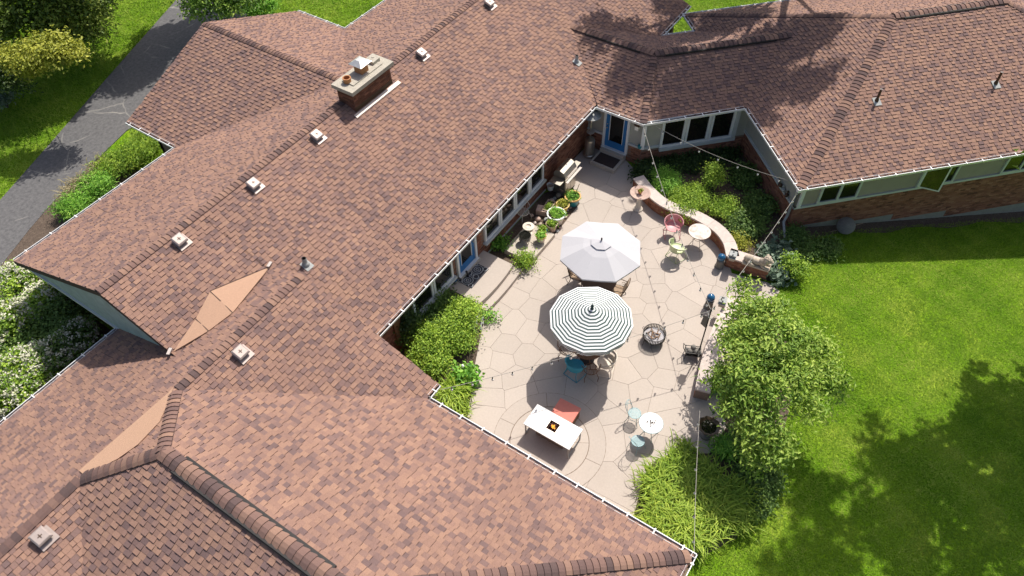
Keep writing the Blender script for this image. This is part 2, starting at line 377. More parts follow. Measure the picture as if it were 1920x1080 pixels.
SEEDS = [(980,530),(963,553),(945,573),(928,588),(1001,498),(1013,517),(996,542),(977,570),(960,607),(993,622),(1022,548),(1008,580),(1050,528),(1038,507),(1030,490),(1025,635),(1020,655),(950,647),(912,627),(1062,555),(1050,575),(902,673),(940,677),(987,667),(1008,675),(915,712),(967,708),(992,705),(912,743),(937,757),(935,725),(980,740),(893,752),(905,778),(940,785),(1027,692),(1045,688),(1037,727),(1082,733),(1060,707),(1173,698),(1208,682),(1220,710),(1200,737),(1160,738),(1130,767),(1205,755),(1252,675),(1248,710),(1277,698),(1288,722),(1243,748),(1268,750),(1135,797),(1147,828),(1197,827),(1235,777),(1260,790),(1257,818),(1150,905),(1075,870),(1172,847),(1192,870),(1212,490),(1173,518),(1213,516),(1185,542),(1188,575),(1220,550),(1243,517),(1280,520),(1318,513),(1328,537),(1283,543),(1308,547),(1323,556),(1227,587),(1280,577),(1313,580),(1195,604),(1213,605),(1260,602),(1290,603),(1308,615),(1257,624),(1287,638),(1270,642),(1190,626),(1180,645),(1213,652),(1160,650),(1253,650),(1090,360),(1073,400),(1053,430),(1035,465),(1112,373),(1123,392),(1112,405),(1157,402),(1170,377),(1207,413),(1197,433),(1202,453),(1233,417),(1228,448),(1217,477),(1238,430),(1140,360),(1157,343),(1123,335),(1172,358),(1175,332),(1303,453),(1322,467),(1330,487),(1317,512),(1230,475),(1288,443),(1247,458),(1273,456),(1297,487),(1247,482),(1273,500),(1350,562),(1345,530),(1372,525),(1400,545),(1440,552),(1390,580),(1290,785),(1325,785),(1290,825),(1325,830),(1250,850),(1230,870),(1110,445),(1085,470),(1060,480),(1140,470),(1165,480),(1115,500),(1150,510),(1100,540),(1140,560),(1110,580),(1080,600),(1130,610),(1150,590),(1090,640),(1130,640),(1060,650),(1070,820),(1020,860),(1120,960),(1060,900),(1130,690),(1100,680),(1100,760),(1000,730)]
def clip_half(poly, n, c):
    """keeps n.x <= c"""
    out = []
    for i in range(len(poly)):
        a, b = poly[i], poly[(i+1) % len(poly)]
        da, db = n[0]*a[0]+n[1]*a[1]-c, n[0]*b[0]+n[1]*b[1]-c
        if da <= 0: out.append(a)
        if (da < 0) != (db < 0) and abs(da-db) > 1e-12:
            t = da/(da-db); out.append((a[0]+t*(b[0]-a[0]), a[1]+t*(b[1]-a[1])))
    return out
def tidy(poly, eps=.004):
    out = []
    for p in poly:
        if not out or math.hypot(p[0]-out[-1][0], p[1]-out[-1][1]) > eps: out.append(p)
    while len(out) > 2 and math.hypot(out[0][0]-out[-1][0], out[0][1]-out[-1][1]) < eps: out.pop()
    return out
def area(poly): return .5*sum(poly[i-1][0]*poly[i][1]-poly[i][0]*poly[i-1][1] for i in range(len(poly)))
patio = MB().prism(P_OUT, -.16, -.011).build('patio', M['joint']); add_structure(patio)
def cut_flags():
    S = []
    for s in SEEDS:
        p = at(*s)
        if all(math.hypot(p.x-q[0], p.y-q[1]) > .62 for q in S): S.append((p.x, p.y))
    for i, s in enumerate(S):
        poly = list(P_OUT)
        for j, q in enumerate(S):
            if i == j: continue
            n = (q[0]-s[0], q[1]-s[1]); L = math.hypot(*n)
            if L > 5 or L < .02: continue
            n = (n[0]/L, n[1]/L); c = n[0]*(s[0]+q[0])/2+n[1]*(s[1]+q[1])/2-.0042
            poly = clip_half(poly, n, c)
            if len(poly) < 3: break
        poly = tidy(poly)
        if len(poly) < 3 or abs(area(poly)) < .02: continue
        MB().prism(poly, -.05, 0.0).build('flagstone', M['slab'], patio)
cut_flags()
RC = (9.47, 5.45)          # rings cast round the fire table
def ring_flags():
    bed = MB().prism([(RC[0]+1.72*math.cos(a*math.pi/24), RC[1]+1.72*math.sin(a*math.pi/24)) for a in range(48)], -.008, .003).build('ring_bed', M['joint'], patio)
    def sector(r0, r1, a0, a1, n=10):
        g0, g1 = .006/max(r0, .3), .006/r1
        out = [(RC[0]+r1*math.cos(a0+g1+(a1-a0-2*g1)*k/n), RC[1]+r1*math.sin(a0+g1+(a1-a0-2*g1)*k/n)) for k in range(n+1)]
        out += [(RC[0]+r0*math.cos(a1-g0-(a1-a0-2*g0)*k/n), RC[1]+r0*math.sin(a1-g0-(a1-a0-2*g0)*k/n)) for k in range(n+1)]
        MB().prism(tidy(out), -.005, .008).build('flagstone', M['slab'], patio)
    cuts = [math.radians(x) for x in (-30, 35, 95, 150, 215, 275, 330)]
    for a0, a1 in zip(cuts, cuts[1:]): sector(1.215, 1.71, a0, a1, 8)
    cuts = [math.radians(x) for x in (-60, 60, 180, 300)]
    for a0, a1 in zip(cuts, cuts[1:]): sector(.02, 1.195, a0, a1, 14)
ring_flags()
# beds
def px_poly(pts, z=0): return [(p.x, p.y) for p in (at(x, y, z) for x, y in pts)]
sheet('mulch_bed', [(8.2, 11.4), (14.9, 11.4), (14.75, 9.85)]+px_poly([(980,512),(913,590),(906,606),(898,645),(891,682),(886,725),(877,778)])+[(7.3,7.6),(7.3,8.6)], -.02, M['soil'])
sheet('mulch_bed', [(14.8, 11.4), (18.7, 11.4)]+px_poly([(1062,347),(1087,382),(1055,422),(1024,458),(1000,497),(980,511)]), -.02, M['soil'])
sheet('mulch_bed', px_poly([(1190,318),(1192,340),(1196,362),(1225,392),(1262,412),(1300,425),(1335,445),(1358,470),(1368,495),(1440,525),(1490,520),(1500,470)])+[EP(13.9,17.2),EP(13.7,17.5),EP(13.7,22.0),EP(9.4,22.0)], -.025, M['soil'])
sheet('mulch_bed', px_poly([(1345,740),(1400,660),(1430,600),(1450,570),(1470,620),(1490,690),(1480,770),(1455,860),(1420,950),(1380,1010),(1320,1040),(1290,1040)])+[(7.6,.3),(7.25,1.7)]+px_poly([(1192,952),(1205,900),(1230,862),(1270,850),(1330,850),(1362,800)]), -.03, M['soil'])
sheet('mulch_bed', [(3.6, 27.3), (10.6, 28.9), (11.2, 23.3), (4.9, 22.6)], -.03, M['soil'])
sheet('mulch_bed', [(4.9, 23.6), (4.9, 17.9), (-6, 17.9), (-9, 24), (0, 27), (3.6, 27)], -.035, M['soil'])
b = MB()
def strip_bed():
    n = 20
    for k in range(n):
        p0, p1 = 13.6+k*.85, 13.6+(k+1)*.85
        c = [EP(p0, 17.5), EP(p0, 16.95-.12*math.sin(k*1.7)), EP(p1, 16.95-.12*math.sin((k+1)*1.7)), EP(p1, 17.5)]
        zz = [float(ground_z(*x))+.02 for x in c]
        b.add([(c[i][0], c[i][1], zz[i]) for i in range(4)], [(0,1,2,3)])
strip_bed(); add_structure(b.build('mulch_strip', M['soil']))

# ================================================================== the house
H0 = (12.0, 14.0, 0.0)
house = thing('house', 'rambling brick ranch house with brown shingled hip and gable roofs around the patio', 'house', H0)
def hp(mb, name, m, parent=None, **k):
    return mb.build(name, m, parent or house, origin=H0, **k)
ZE = 2.45
class Plane:
    """a roof slope: plan polygon (u, v), height z = z0 + s * (distance up from the eave line)"""
    def __init__(s, O, g, sl, poly, z0=ZE):
        s.O, s.g, s.s, s.poly, s.z0 = O, (g[0], g[1]), sl, poly, z0
        if area(poly) < 0: s.poly = poly[::-1]
        s.e = (g[1], -g[0])
    def z(s, u, v): return s.z0 + s.s*((u-s.O[0])*s.g[0]+(v-s.O[1])*s.g[1])
    def inside(s, u, v, m=0.0):
        P = s.poly; ok = np.ones(np.shape(u), bool)
        for i in range(len(P)):
            a, b_ = P[i-1], P[i]; L = math.hypot(b_[0]-a[0], b_[1]-a[1])
            ok &= ((b_[0]-a[0])*(v-a[1])-(b_[1]-a[1])*(u-a[0]))/L > m
        return ok
def EPv(d): return (d[0]/R2+d[1]/R2, d[1]/R2-d[0]/R2)     # a direction given as (p, q)
G_E, G_D = EPv((1, 0)), EPv((0, 1))
planes = {
 'main_garden':  Plane((0,10.98), (0,1), .3935, [(8.0,10.98),(30.4,10.98),(30.4,17.05),(8.0,17.05)]),
 'main_garden2': Plane((0,10.98), (0,1), .3935, [(4.4,14.2),(8.0,14.2),(8.0,17.05),(4.4,17.05)]),
 'main_drive':   Plane((0,23.1), (0,-1), .395, [(4.4,23.1),(4.4,17.05),(30.4,17.05),(30.4,23.1)]),
 'second_drive': Plane((0,17.84), (0,-1), .390, [(-6.5,17.84),(-6.5,13.1),(8.15,13.1),(8.15,17.84)]),
 'second_garden':Plane((0,8.4), (0,1), .3936, [(-6.5,8.4),(8.15,8.4),(8.15,13.1),(-6.5,13.1)]),
 'front_garden': Plane((7.6,0), (-1,0), .458, [(7.6,.31),(7.6,8.6),(3.52,13.12),(2.1,11.5),(2.1,5.8)]),
 'front_end':    Plane((0,13.1), (0,-1), .42, [(3.55,13.1),(.65,13.1),(2.1,11.5)], 4.30),
 'front_drive':  Plane((-3.4,0), (1,0), .458, [(2.1,5.8),(2.1,11.5),(.62,13.1),(-3.4,8.6),(-3.4,.31)]),
 'front_hip':    Plane((0,.31), (0,1), .459, [(7.6,.31),(2.1,5.8),(-3.4,.31)]),
 'gable_low':    Plane((11.2,0), (1,0), .387, [(11.2,26.0),(11.2,22.9),(15.95,18.2),(15.95,26.0)]),
 'gable_high':   Plane((20.7,0), (-1,0), .387, [(15.95,26.0),(15.95,18.2),(20.7,22.9),(20.7,26.0)]),
 'link_near':    Plane((21.75,0), (1,0), .385, [(21.75,10.8),(21.75,8.86),(24.6,9.98),(24.6,13.9)]),
 'link_far':     Plane((27.45,0), (-1,0), .385, [(24.6,13.9),(24.6,9.98),(27.45,11.0)]),
 'bend_near':    Plane(EP(9.11,21.72), G_D, .385, [(21.75,8.86),EP(13.3,21.72),EP(16.1,24.45),(24.6,9.98)]),
 'bend_far':     Plane(EP(9.11,27.2), EPv((0,-1)), .392, [(24.6,9.98),EP(16.1,24.45),EP(13.3,27.2),(27.45,11.0)]),
 'wing_left':    Plane(EP(13.29,17), G_E, .390, [EP(13.29,16.97),EP(19.27,22.95),EP(13.29,28.6)]),
 'wing_south':   Plane(EP(13.29,16.97), G_D, .390, [EP(13.29,16.97),EP(30,16.97),EP(24.0,22.95),EP(19.27,22.95)]),
 'wing_north':   Plane(EP(13.29,28.6), EPv((0,-1)), .4125, [EP(13.29,28.6),EP(19.27,22.95),EP(24.0,22.95),EP(30,28.6)]),
 'wing_end':     Plane(EP(30,17), EPv((-1,0)), .390, [EP(30,16.97),EP(30,28.6),EP(24.0,22.95)]),
}
deck = MB()
for pl in planes.values():
    n = len(pl.poly)
    top = [(u, v, pl.z(u, v)-.012) for u, v in pl.poly]; bot = [(u, v, z-.13) for u, v, z in top]
    deck.add(top+bot, [tuple(range(n)), tuple(range(2*n-1, n-1, -1))]+[(i, n+i, n+(i+1) % n, (i+1) % n) for i in range(n)])
roof = hp(deck, 'roof', M['deck'])
# things that stand through the roof hide the shingles beneath them
CH = (14.40, 16.52, 16.40, 17.28)      # chimney u0, u1, v0, v1
def cricket_hit(u, v): return False
BW, BT = (.11, .14, .17, .20), (.0, .25, .45, .65, .85)
EXPO = .142
def shingle_geo(pl, u0, u1, d0, d1, hi, lo):
    """corner list (u, v) of one tab in plan and its lift above the slope at each corner"""
    O, e, g = pl.O, pl.e, pl.g
    return [((O[0]+e[0]*t+g[0]*d, O[1]+e[1]*t+g[1]*d), h) for t, d, h in ((u0,d0,hi),(u1,d0,hi),(u1,d1,lo),(u0,d1,lo))]
cand = []; stuffV, stuffF, stuffT = [], [], []
tone_rng = random.Random(5)
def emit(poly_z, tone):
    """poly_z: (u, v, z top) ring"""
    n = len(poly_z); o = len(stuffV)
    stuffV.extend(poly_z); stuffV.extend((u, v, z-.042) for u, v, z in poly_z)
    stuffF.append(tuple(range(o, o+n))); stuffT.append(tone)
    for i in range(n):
        j = (i+1) % n; stuffF.append((o+i, o+n+i, o+n+j, o+j)); stuffT.append(tone*.15)  # edge faces darkened: dark asphalt edge plus a painted shadow line
def lay_shingles():
    names = list(planes)
    for pi, nm in enumerate(names):
        pl = planes[nm]; P = np.array(pl.poly)
        rel = P-np.array(pl.O); T = rel @ np.array(pl.e); D = rel @ np.array(pl.g)
        step = EXPO/math.sqrt(1+pl.s**2); nrow = int(math.ceil((D.max()-min(D.min(), 0))/step))
        others = [planes[k] for k in names if k != nm]
        quads = []
        for r in range(nrow):
            d0 = r*step-.02; t = T.min()-tone_rng.random()*.3
            run = 0
            while t < T.max():
                wd = tone_rng.choice(BW)
                # laminated tabs: proud tabs alternate with the ground course; colours come in short runs
                if run <= 0: run = 1; base = tone_rng.choices((.06,.30,.56,.74,.92), (.11,.20,.27,.27,.15))[0]
                run -= 1
                tone = min(1, max(0, base+tone_rng.uniform(-.13,.13)))
                quads.append((t, t+wd, d0, d0+step+.012, tone, (len(quads)+r) % 2 == 0)); t += wd
        Q = np.array([q[:4] for q in quads])
        cu = pl.O[0]+pl.e[0]*(Q[:,0]+Q[:,1])/2+pl.g[0]*(Q[:,2]+Q[:,3])/2
        cv = pl.O[1]+pl.e[1]*(Q[:,0]+Q[:,1])/2+pl.g[1]*(Q[:,2]+Q[:,3])/2
        near = pl.inside(cu, cv, -.25); full = pl.inside(cu, cv, .22)
        cz = pl.z(cu, cv); hid = np.zeros(len(Q), bool)
        for ot in others:
            hid |= ot.inside(cu, cv, .16) & (ot.z(cu, cv) > cz+.06)
        hid |= (cu > CH[0]+.1) & (cu < CH[1]-.1) & (cv > CH[2]+.1) & (cv < CH[3]-.1)
        seen = in_frame(np.stack([cu, cv, cz], -1), 520)
        cen = np.stack([cu, cv, cz], -1); dist = np.linalg.norm(cen-CAM, axis=1)
        nv = np.array([-pl.s*pl.g[0], -pl.s*pl.g[1], 1.0]); nv /= np.linalg.norm(nv)
        facing = ((CAM-cen) @ nv)/dist
        for i in np.nonzero(near & ~hid & seen)[0]:
            t0, t1, d0, d1, tone, proud = quads[i]
            hi = .034 if proud else .013
            ring = shingle_geo(pl, t0+.003, t1-.003, d0, d1, hi, .004)
            if full[i]:
                cand.append((facing[i]*(t1-t0)/dist[i]**2*(1 if in_frame(cen[i:i+1], -25)[0] else 0), nm, t0, t1, d0, d1, tone, hi, cu[i], cv[i]))
                continue
            poly = [p for p, h in ring]
            for k in range(len(pl.poly)):
                a, b_ = pl.poly[k-1], pl.poly[k]; L = math.hypot(b_[0]-a[0], b_[1]-a[1])
                nn = ((b_[1]-a[1])/L, -(b_[0]-a[0])/L); poly = clip_half(poly, nn, nn[0]*a[0]+nn[1]*a[1]+.03)
                if len(poly) < 3: break
            poly = tidy(poly)
            if len(poly) < 3: continue
            out = []
            for u, v in poly:
                dd = (u-pl.O[0])*pl.g[0]+(v-pl.O[1])*pl.g[1]; f = min(1, max(0, (dd-d0)/(d1-d0)))
                out.append((u, v, pl.z(u, v)+hi+(.004-hi)*f))
            if area(out) < 0: out.reverse()
            emit(out, tone)
lay_shingles()
def free_spot(u, v):     # keep the single shingles clear of caps, vents and the membrane
    return True
cand.sort(key=lambda c: -c[0])
sh_mesh = {}
n_single = 0
for sc_, nm, t0, t1, d0, d1, tone, hi, cu_, cv_ in cand:
    pl = planes[nm]; cx, cy = (t0+t1)/2, (d0+d1)/2
    if n_single < 300 and sc_ > 0:
        n_single += 1
        wd = round(t1-t0, 3); tb = min(BT, key=lambda x: abs(x-tone)); key = (nm, wd, tb, hi)
        if key not in sh_mesh:
            hw, hd = wd/2-.003, (d1-d0)/2; s_ = pl.s
            top = [(-hw,-hd,-s_*hd+hi),(hw,-hd,-s_*hd+hi),(hw,hd,s_*hd+.004),(-hw,hd,s_*hd+.004)]
            V = [(pl.e[0]*x+pl.g[0]*y, pl.e[1]*x+pl.g[1]*y, z) for x, y, z in top]
            if (V[1][0]-V[0][0])*(V[2][1]-V[0][1])-(V[1][1]-V[0][1])*(V[2][0]-V[0][0]) < 0: V = V[::-1]
            V += [(x, y, z-.042) for x, y, z in V]
            me = bpy.data.meshes.new('shingle'); Fc = [(0,1,2,3),(0,4,5,1),(1,5,6,2),(2,6,7,3),(3,7,4,0)]
            me.from_pydata(V, [], Fc); me.materials.append(M['shingle'])
            me.attributes.new('tone', 'FLOAT', 'FACE').data.foreach_set('value', [tb]+[tb*.15]*4); sh_mesh[key] = me  # same darkened edges, the tab's shadow line put into the tone
        u, v = pl.O[0]+pl.e[0]*cx+pl.g[0]*cy, pl.O[1]+pl.e[1]*cx+pl.g[1]*cy
        inst('shingle', sh_mesh[key], roof, Matrix.Translation((u-H0[0], v-H0[1], pl.z(u, v)-H0[2])))
    else:
        ring = shingle_geo(pl, t0+.003, t1-.003, d0, d1, hi, .004)
        out = [(p[0], p[1], pl.z(*p)+h) for p, h in ring]
        if area(out) < 0: out.reverse()
        emit(out, tone)
def big_mesh(name, V, F, T, m, parent, kind='stuff'):
    me = bpy.data.meshes.new(name); me.from_pydata([(x-H0[0], y-H0[1], z) for x, y, z in V], [], F); me.materials.append(m)
    me.attributes.new('tone', 'FLOAT', 'FACE').data.foreach_set('value', T)
    o = bpy.data.objects.new(name, me); COL.objects.link(o); o.parent = parent
    if kind: o['kind'] = kind
    return o
big_mesh('shingles', stuffV, stuffF, stuffT, M['shingle'], roof)
# ---- ridge and hip caps
cap_cand = []
def run_caps(A, B, n1, n2, step=.155, half=.15, lift=.0, r=random.Random(3)):
    """caps from A up or along to B; n1, n2: plan directions in which the two slopes fall, with the slopes"""
    A, B = Vector(A), Vector(B)
    if (B-A).dot(A+B-2*Vector(CAM)) < 0: A, B = B, A
    L = (B-A).length; x = (B-A).normalized(); n = max(1, int(L/step)); st = L/n
    for k in range(n):
        c = A + x*(st*(k+.5)); sides = []
        for (g, s_) in (n1, n2):
            pn = Vector((g[0]*s_, g[1]*s_, 1)).normalized(); d = pn.cross(x)
            if d.x*g[0]+d.y*g[1] < 0: d = -d
            sides.append((d.normalized(), pn))
        cap_cand.append((c, x, sides, st, half, lift, r.choices((.05,.3,.55,.8,1.0), (.2,.25,.25,.2,.1))[0]+r.uniform(-.05,.05)))
def neg(g): return (-g[0], -g[1])
def P3(u, v, z): return (u, v, z)
pm = planes
run_caps((4.4,17.05,4.84), (14.4,17.05,4.84), ((0,-1),.39), ((0,1),.39)); run_caps((16.55,17.05,4.84), (30,17.05,4.84), ((0,-1),.39), ((0,1),.39))
run_caps((3.6,13.1,4.3), (8.15,13.1,4.3), ((0,-1),.39), ((0,1),.39)); run_caps((-6,13.1,4.3), (.62,13.1,4.3), ((0,-1),.39), ((0,1),.39))
run_caps((3.5,13.05,4.32), (2.1,11.5,4.97), ((0,1),.42), ((1,0),.458), half=.17, lift=.015); run_caps((.68,13.05,4.32), (2.1,11.5,4.97), ((0,1),.42), ((-1,0),.458), half=.17, lift=.015)
run_caps((2.1,5.8,4.97), (2.1,11.5,4.97), ((1,0),.458), ((-1,0),.458), step=.20, half=.21, lift=.038)
run_caps((7.55,.36,2.47), (2.1,5.8,4.97), ((1,0),.458), ((0,-1),.459), step=.17, half=.17, lift=.02)
run_caps((15.95,26.0,4.285), (15.95,18.5,4.285), ((1,0),.387), ((-1,0),.387))
run_caps((24.6,13.8,3.547), (24.6,9.98,3.547), ((1,0),.385), ((-1,0),.385), step=.19, half=.20, lift=.04)
run_caps((*EP(10.34,24.45),3.547), (*EP(16.1,24.45),3.547), (neg(G_D),.385), (G_D,.39), step=.19, half=.20, lift=.04)
run_caps((21.75,8.86,2.46), (24.6,9.98,3.547), ((-1,0),.385), (neg(G_D),.385), half=.14)
run_caps((*EP(13.33,17.01),2.47), (*EP(19.27,22.95),4.782), (neg(G_E),.39), (neg(G_D),.39), step=.165, half=.18)
run_caps((*EP(13.33,28.56),2.47), (*EP(19.27,22.95),4.782), (neg(G_E),.39), (G_D,.41), step=.165, half=.16)
run_caps((*EP(19.27,22.95),4.782), (*EP(24.0,22.95),4.782), (neg(G_D),.39), (G_D,.41), step=.19, half=.2, lift=.04)
run_caps((*EP(29.9,17.05),2.47), (*EP(24.0,22.95),4.782), (G_E,.39), (neg(G_D),.39), step=.165, half=.16)
def cap_local(st, half, lift, sides, x, tone):
    """profile rounded over the ridge: side edge, shoulder, crown, shoulder, edge - front end lifted over the next cap"""
    (d1, n1), (d2, n2) = sides; up = (n1+n2).normalized(); V = []
    for xx, h in ((-st/2-.012, .044), (st/2+.01, .014)):
        for d, f, hh in ((d1, 1, .010), (d1, .45, .030), (None, 0, .022), (d2, .45, .030), (d2, 1, .010)):
            p = x*xx + up*(h+lift) + (d*(half*f)+ (n1 if d is d1 else n2)*(hh*.6) if d is not None else up*(hh*.2))
            V.append(p)
    V += [p-up*.05 for p in V[:]]
    return V
CAPF = [(0,1,6,5),(1,2,7,6),(2,3,8,7),(3,4,9,8),(5,6,16,15),(6,7,17,16),(7,8,18,17),(8,9,19,18),(1,0,10,11),(2,1,11,12),(3,2,12,13),(4,3,13,14),(0,5,15,10),(9,4,14,19)]
def lay_caps():
    rows = []
    for cp in cap_cand:
        c = np.array(cp[0])[None]
        if not in_frame(c, 520)[0]: continue
        rows.append((np.linalg.norm(c-CAM)/(1 if in_frame(c, -10)[0] else .01), cp))
    rows.sort(key=lambda r: r[0]); share = {}
    V, F, T = [], [], []
    for i, (_, (c, x, sides, st, half, lift, tone)) in enumerate(rows):
        tb = round(min(1, max(0, tone))*6)/6
        if i < 300:
            key = (tuple(round(t, 3) for t in x), round(st, 3), half, lift, tb)
            if key not in share:
                me = bpy.data.meshes.new('ridge_cap'); me.from_pydata(cap_local(st, half, lift, sides, x, tb), [], CAPF); me.materials.append(M['cap'])
                me.attributes.new('tone', 'FLOAT', 'FACE').data.foreach_set('value', [tb]*4+[tb*.2]*10); share[key] = me  # end and edge faces toned dark to paint shadow lines between caps
            inst('ridge_cap', share[key], house, Matrix.Translation(c-Vector(H0)))
        else:
            o = len(V); V += [tuple(p+c) for p in cap_local(st, half, lift, sides, x, tb)]
            F += [tuple(k+o for k in f) for f in CAPF]; T += [tb]*4+[tb*.2]*10  # same painted shadow lines on the cap edges
    if V: big_mesh('ridge_caps', V, F, T, M['cap'], house)
lay_caps()
# ---- ridge vents: black strips under the caps
def ridge_vent(A, B, g1, s1, g2, s2, half):
    b = MB(); A, B = Vector(A), Vector(B)
    for g, s_ in ((g1, s1), (g2, s2)):
        o = Vector((g[0]*half, g[1]*half, -s_*half+.045)); b.bar(A+o, B+o, .035, .045)
        o2 = Vector((g[0]*half*.5, g[1]*half*.5, -s_*half*.5+.03)); b.bar(A+o2, B+o2, half*.95, .03)
    hp(b, 'ridge_vent', M['black'])
ridge_vent((2.1,6.35,4.97), (2.1,10.95,4.97), (1,0), .458, (-1,0), .458, .235)
ridge_vent((24.6,13.0,3.547), (24.6,10.5,3.547), (1,0), .385, (-1,0), .385, .21)
ridge_vent(EP(10.75,24.45,3.547), EP(15.4,24.45,3.547), neg(G_D), .385, G_D, .39, .21)
ridge_vent(EP(19.6,22.95,4.782), EP(23.0,22.95,4.782), neg(G_D), .39, G_D, .41, .21)
# ---- membrane crickets in the horizontal valleys
def cricket():
    L = planes['second_drive']; G = planes['main_garden2']
    def on(pl, px, py):
        z = 4.0
        for _ in range(12): p = at(px, py, z); z = pl.z(p.x, p.y)
        return Vector((p.x, p.y, z+.05))
    tip_r = Vector((8.1,14.5,3.86)); tip_l = Vector((4.42,14.5,3.86))
    a = on(G, 395, 548); c = on(L, 437, 588); a2 = on(G, 368, 600); c2 = on(L, 392, 622)
    mid = (a+c)/2+Vector((0,0,.03)); mid2 = (a2+c2)/2+Vector((0,0,.02))
    b = MB(); b.add([tip_r, a, mid, c, a2, mid2, c2, tip_l], [(0,1,2),(0,2,3),(1,4,5,2),(2,5,6,3),(4,7,5),(5,7,6)])
    V = list(b.v); b.add([(x,y,z-.04) for x,y,z in V], [(0,3,6,7,4,1)])
    sk = [(0,1),(1,4),(4,7),(7,6),(6,3),(3,0)]
    for i, j in sk: b.f.append((i, i+8, j+8, j)); b.m.append(0)
    cr = hp(b, 'cricket', M['membrane'])
    s = MB()
    for p, q in ((a, c), (a2, c2)): s.bar(p+Vector((0,0,.012)), q+Vector((0,0,.012)), .015, .012)
    s.bar(a+Vector((0,0,.01)), tip_r+Vector((0,0,.01)), .012, .012); s.bar(mid+Vector((0,0,.012)), a, .012, .012)
    hp(s, 'seam', M['deck'], None)
    f = MB(); f.box((8.12,14.52,3.93), (.20,.09,.02), rz=.3); hp(f, 'valley_flashing', M['flash'])
    f = MB(); f.box((4.36,14.55,3.92), (.22,.09,.02), rz=.5); hp(f, 'valley_flashing', M['flash'])
    # low strip at the end of the front roof
    Lp, E = planes['second_drive'], planes['front_end']
    pts = [on(Lp, 326, 727), on(Lp, 318, 737), on(Lp, 150, 884), on(Lp, 160, 893), on(E, 222, 862), on(E, 260, 835), on(E, 300, 793), on(E, 322, 745)]
    b = MB(); n = len(pts); b.add(pts+[p-Vector((0,0,.05)) for p in pts], [tuple(range(n))]+[(i, (i+1) % n, n+(i+1) % n, n+i) for i in range(n)])
    hp(b, 'cricket', M['membrane'])
cricket()
# ---- gutters with hangers
hang_me = MB().box((0,0,0), (.035,.17,.014)).build('tmp_hanger', M['white']); HM = hang_me.data; bpy.data.objects.remove(hang_me)
HM.name = 'gutter_hanger'
def gutter(A, B, out, z=ZE, spacing=.62):
    """A, B: outer lip ends (u, v); out: plan direction away from the roof"""
    A, B = Vector((*A, z)), Vector((*B, z)); o = Vector((*out, 0)).normalized(); b = MB()
    x = (B-A).normalized(); lift = Vector((0,0,1))
    prof = [(0,0,0),(0,-.035,0),(-.03,-.06,0),(-.03,-.115,0)]
    # outer lip, ogee face, floor, back
    def strip(o0, z0, o1, z1, t, mi):
        P = [A+o*o0+lift*z0, B+o*o0+lift*z0, B+o*o1+lift*z1, A+o*o1+lift*z1]
        nrm = (P[1]-P[0]).cross(P[3]-P[0]).normalized()*t
        b.hexa([*P, *[p+nrm for p in P]], mi)
    b.bar(A-o*.010, B-o*.010, .022, .03, 0)
    strip(-.002,-.015, -.028,-.105, .004, 0)
    strip(-.030,-.100, -.118,-.100, .004, 1)
    b.bar(A-o*.122-lift*.03, B-o*.122-lift*.03, .008, .13, 0)
    for e in (A, B): b.box(e-o*.065-lift*.05, (.006,.12,.11), rz=math.atan2(x.y, x.x))
    g = hp(b, 'gutter', [M['white'], M['gutterin']])
    L = (B-A).length; n = max(1, int(L/spacing)); ang = math.atan2(x.y, x.x)
    for k in range(n):
        c = A+x*(L*(k+.5+random.uniform(-.06,.06))/n)-o*.055+lift*.02
        if in_frame(np.array(c)[None], 10)[0]:
            inst('gutter_hanger', HM, g, Matrix.Translation(c-Vector(H0)) @ Matrix.Rotation(ang, 4, 'Z'))
    return g
gutter((8.2,10.88), (21.65,10.88), (0,-1), spacing=.58)
gutter((21.65,10.88), (21.66,8.82), (-1,0))
gutter((21.66,8.82), EP(13.19,21.62), neg(G_D)); gutter(EP(13.19,21.62), EP(13.19,16.87), neg(G_E)); gutter(EP(13.19,16.87), EP(30,16.87), neg(G_D), spacing=.66)
gutter((7.7,8.3), (8.15,8.3), (0,-1)); gutter((7.7,.21), (7.7,8.3), (1,0), spacing=.72); gutter((-3.5,.21), (7.7,.21), (0,-1))
gutter((-6.5,17.94), (4.55,17.94), (0,1), spacing=.8); gutter((4.4,23.2), (11.1,23.2), (0,1), spacing=.9)
gutter((11.1,23.2), (11.1,26.0), (-1,0), spacing=.5); gutter((20.8,23.2), (20.8,26.0), (1,0), spacing=.6); gutter((20.8,23.2), (30.4,23.2), (0,1), spacing=.8)
gutter((27.5,10.88), (30.4,10.88), (0,-1)); gutter(EP(11.7,27.3), EP(13.19,27.3), G_D); gutter(EP(13.19,27.3), EP(13.19,28.7), neg(G_E), spacing=.4); gutter(EP(13.19,28.7), EP(30,28.7), G_D)
# ---- rake boards
def rake(A, B):
    b = MB(); b.bar(Vector(A)-Vector((0,0,.13)), Vector(B)-Vector((0,0,.13)), .03, .18); hp(b, 'rake_board', M['deck'])
rake((4.38,23.15,2.45), (4.38,17.05,4.86)); rake((4.38,17.05,4.86), (4.38,14.4,3.83)); rake((11.2,26.02,2.45), (15.95,26.02,4.3)); rake((15.95,26.02,4.3), (20.7,26.02,2.45))
rake((8.17,8.4,2.45), (8.17,13.1,4.32)); rake((8.17,13.1,4.32), (8.17,17.84,2.45)); rake((30.42,10.98,2.45), (30.42,17.05,4.86)); rake((30.42,17.05,4.86),(30.42,23.1,2.45))
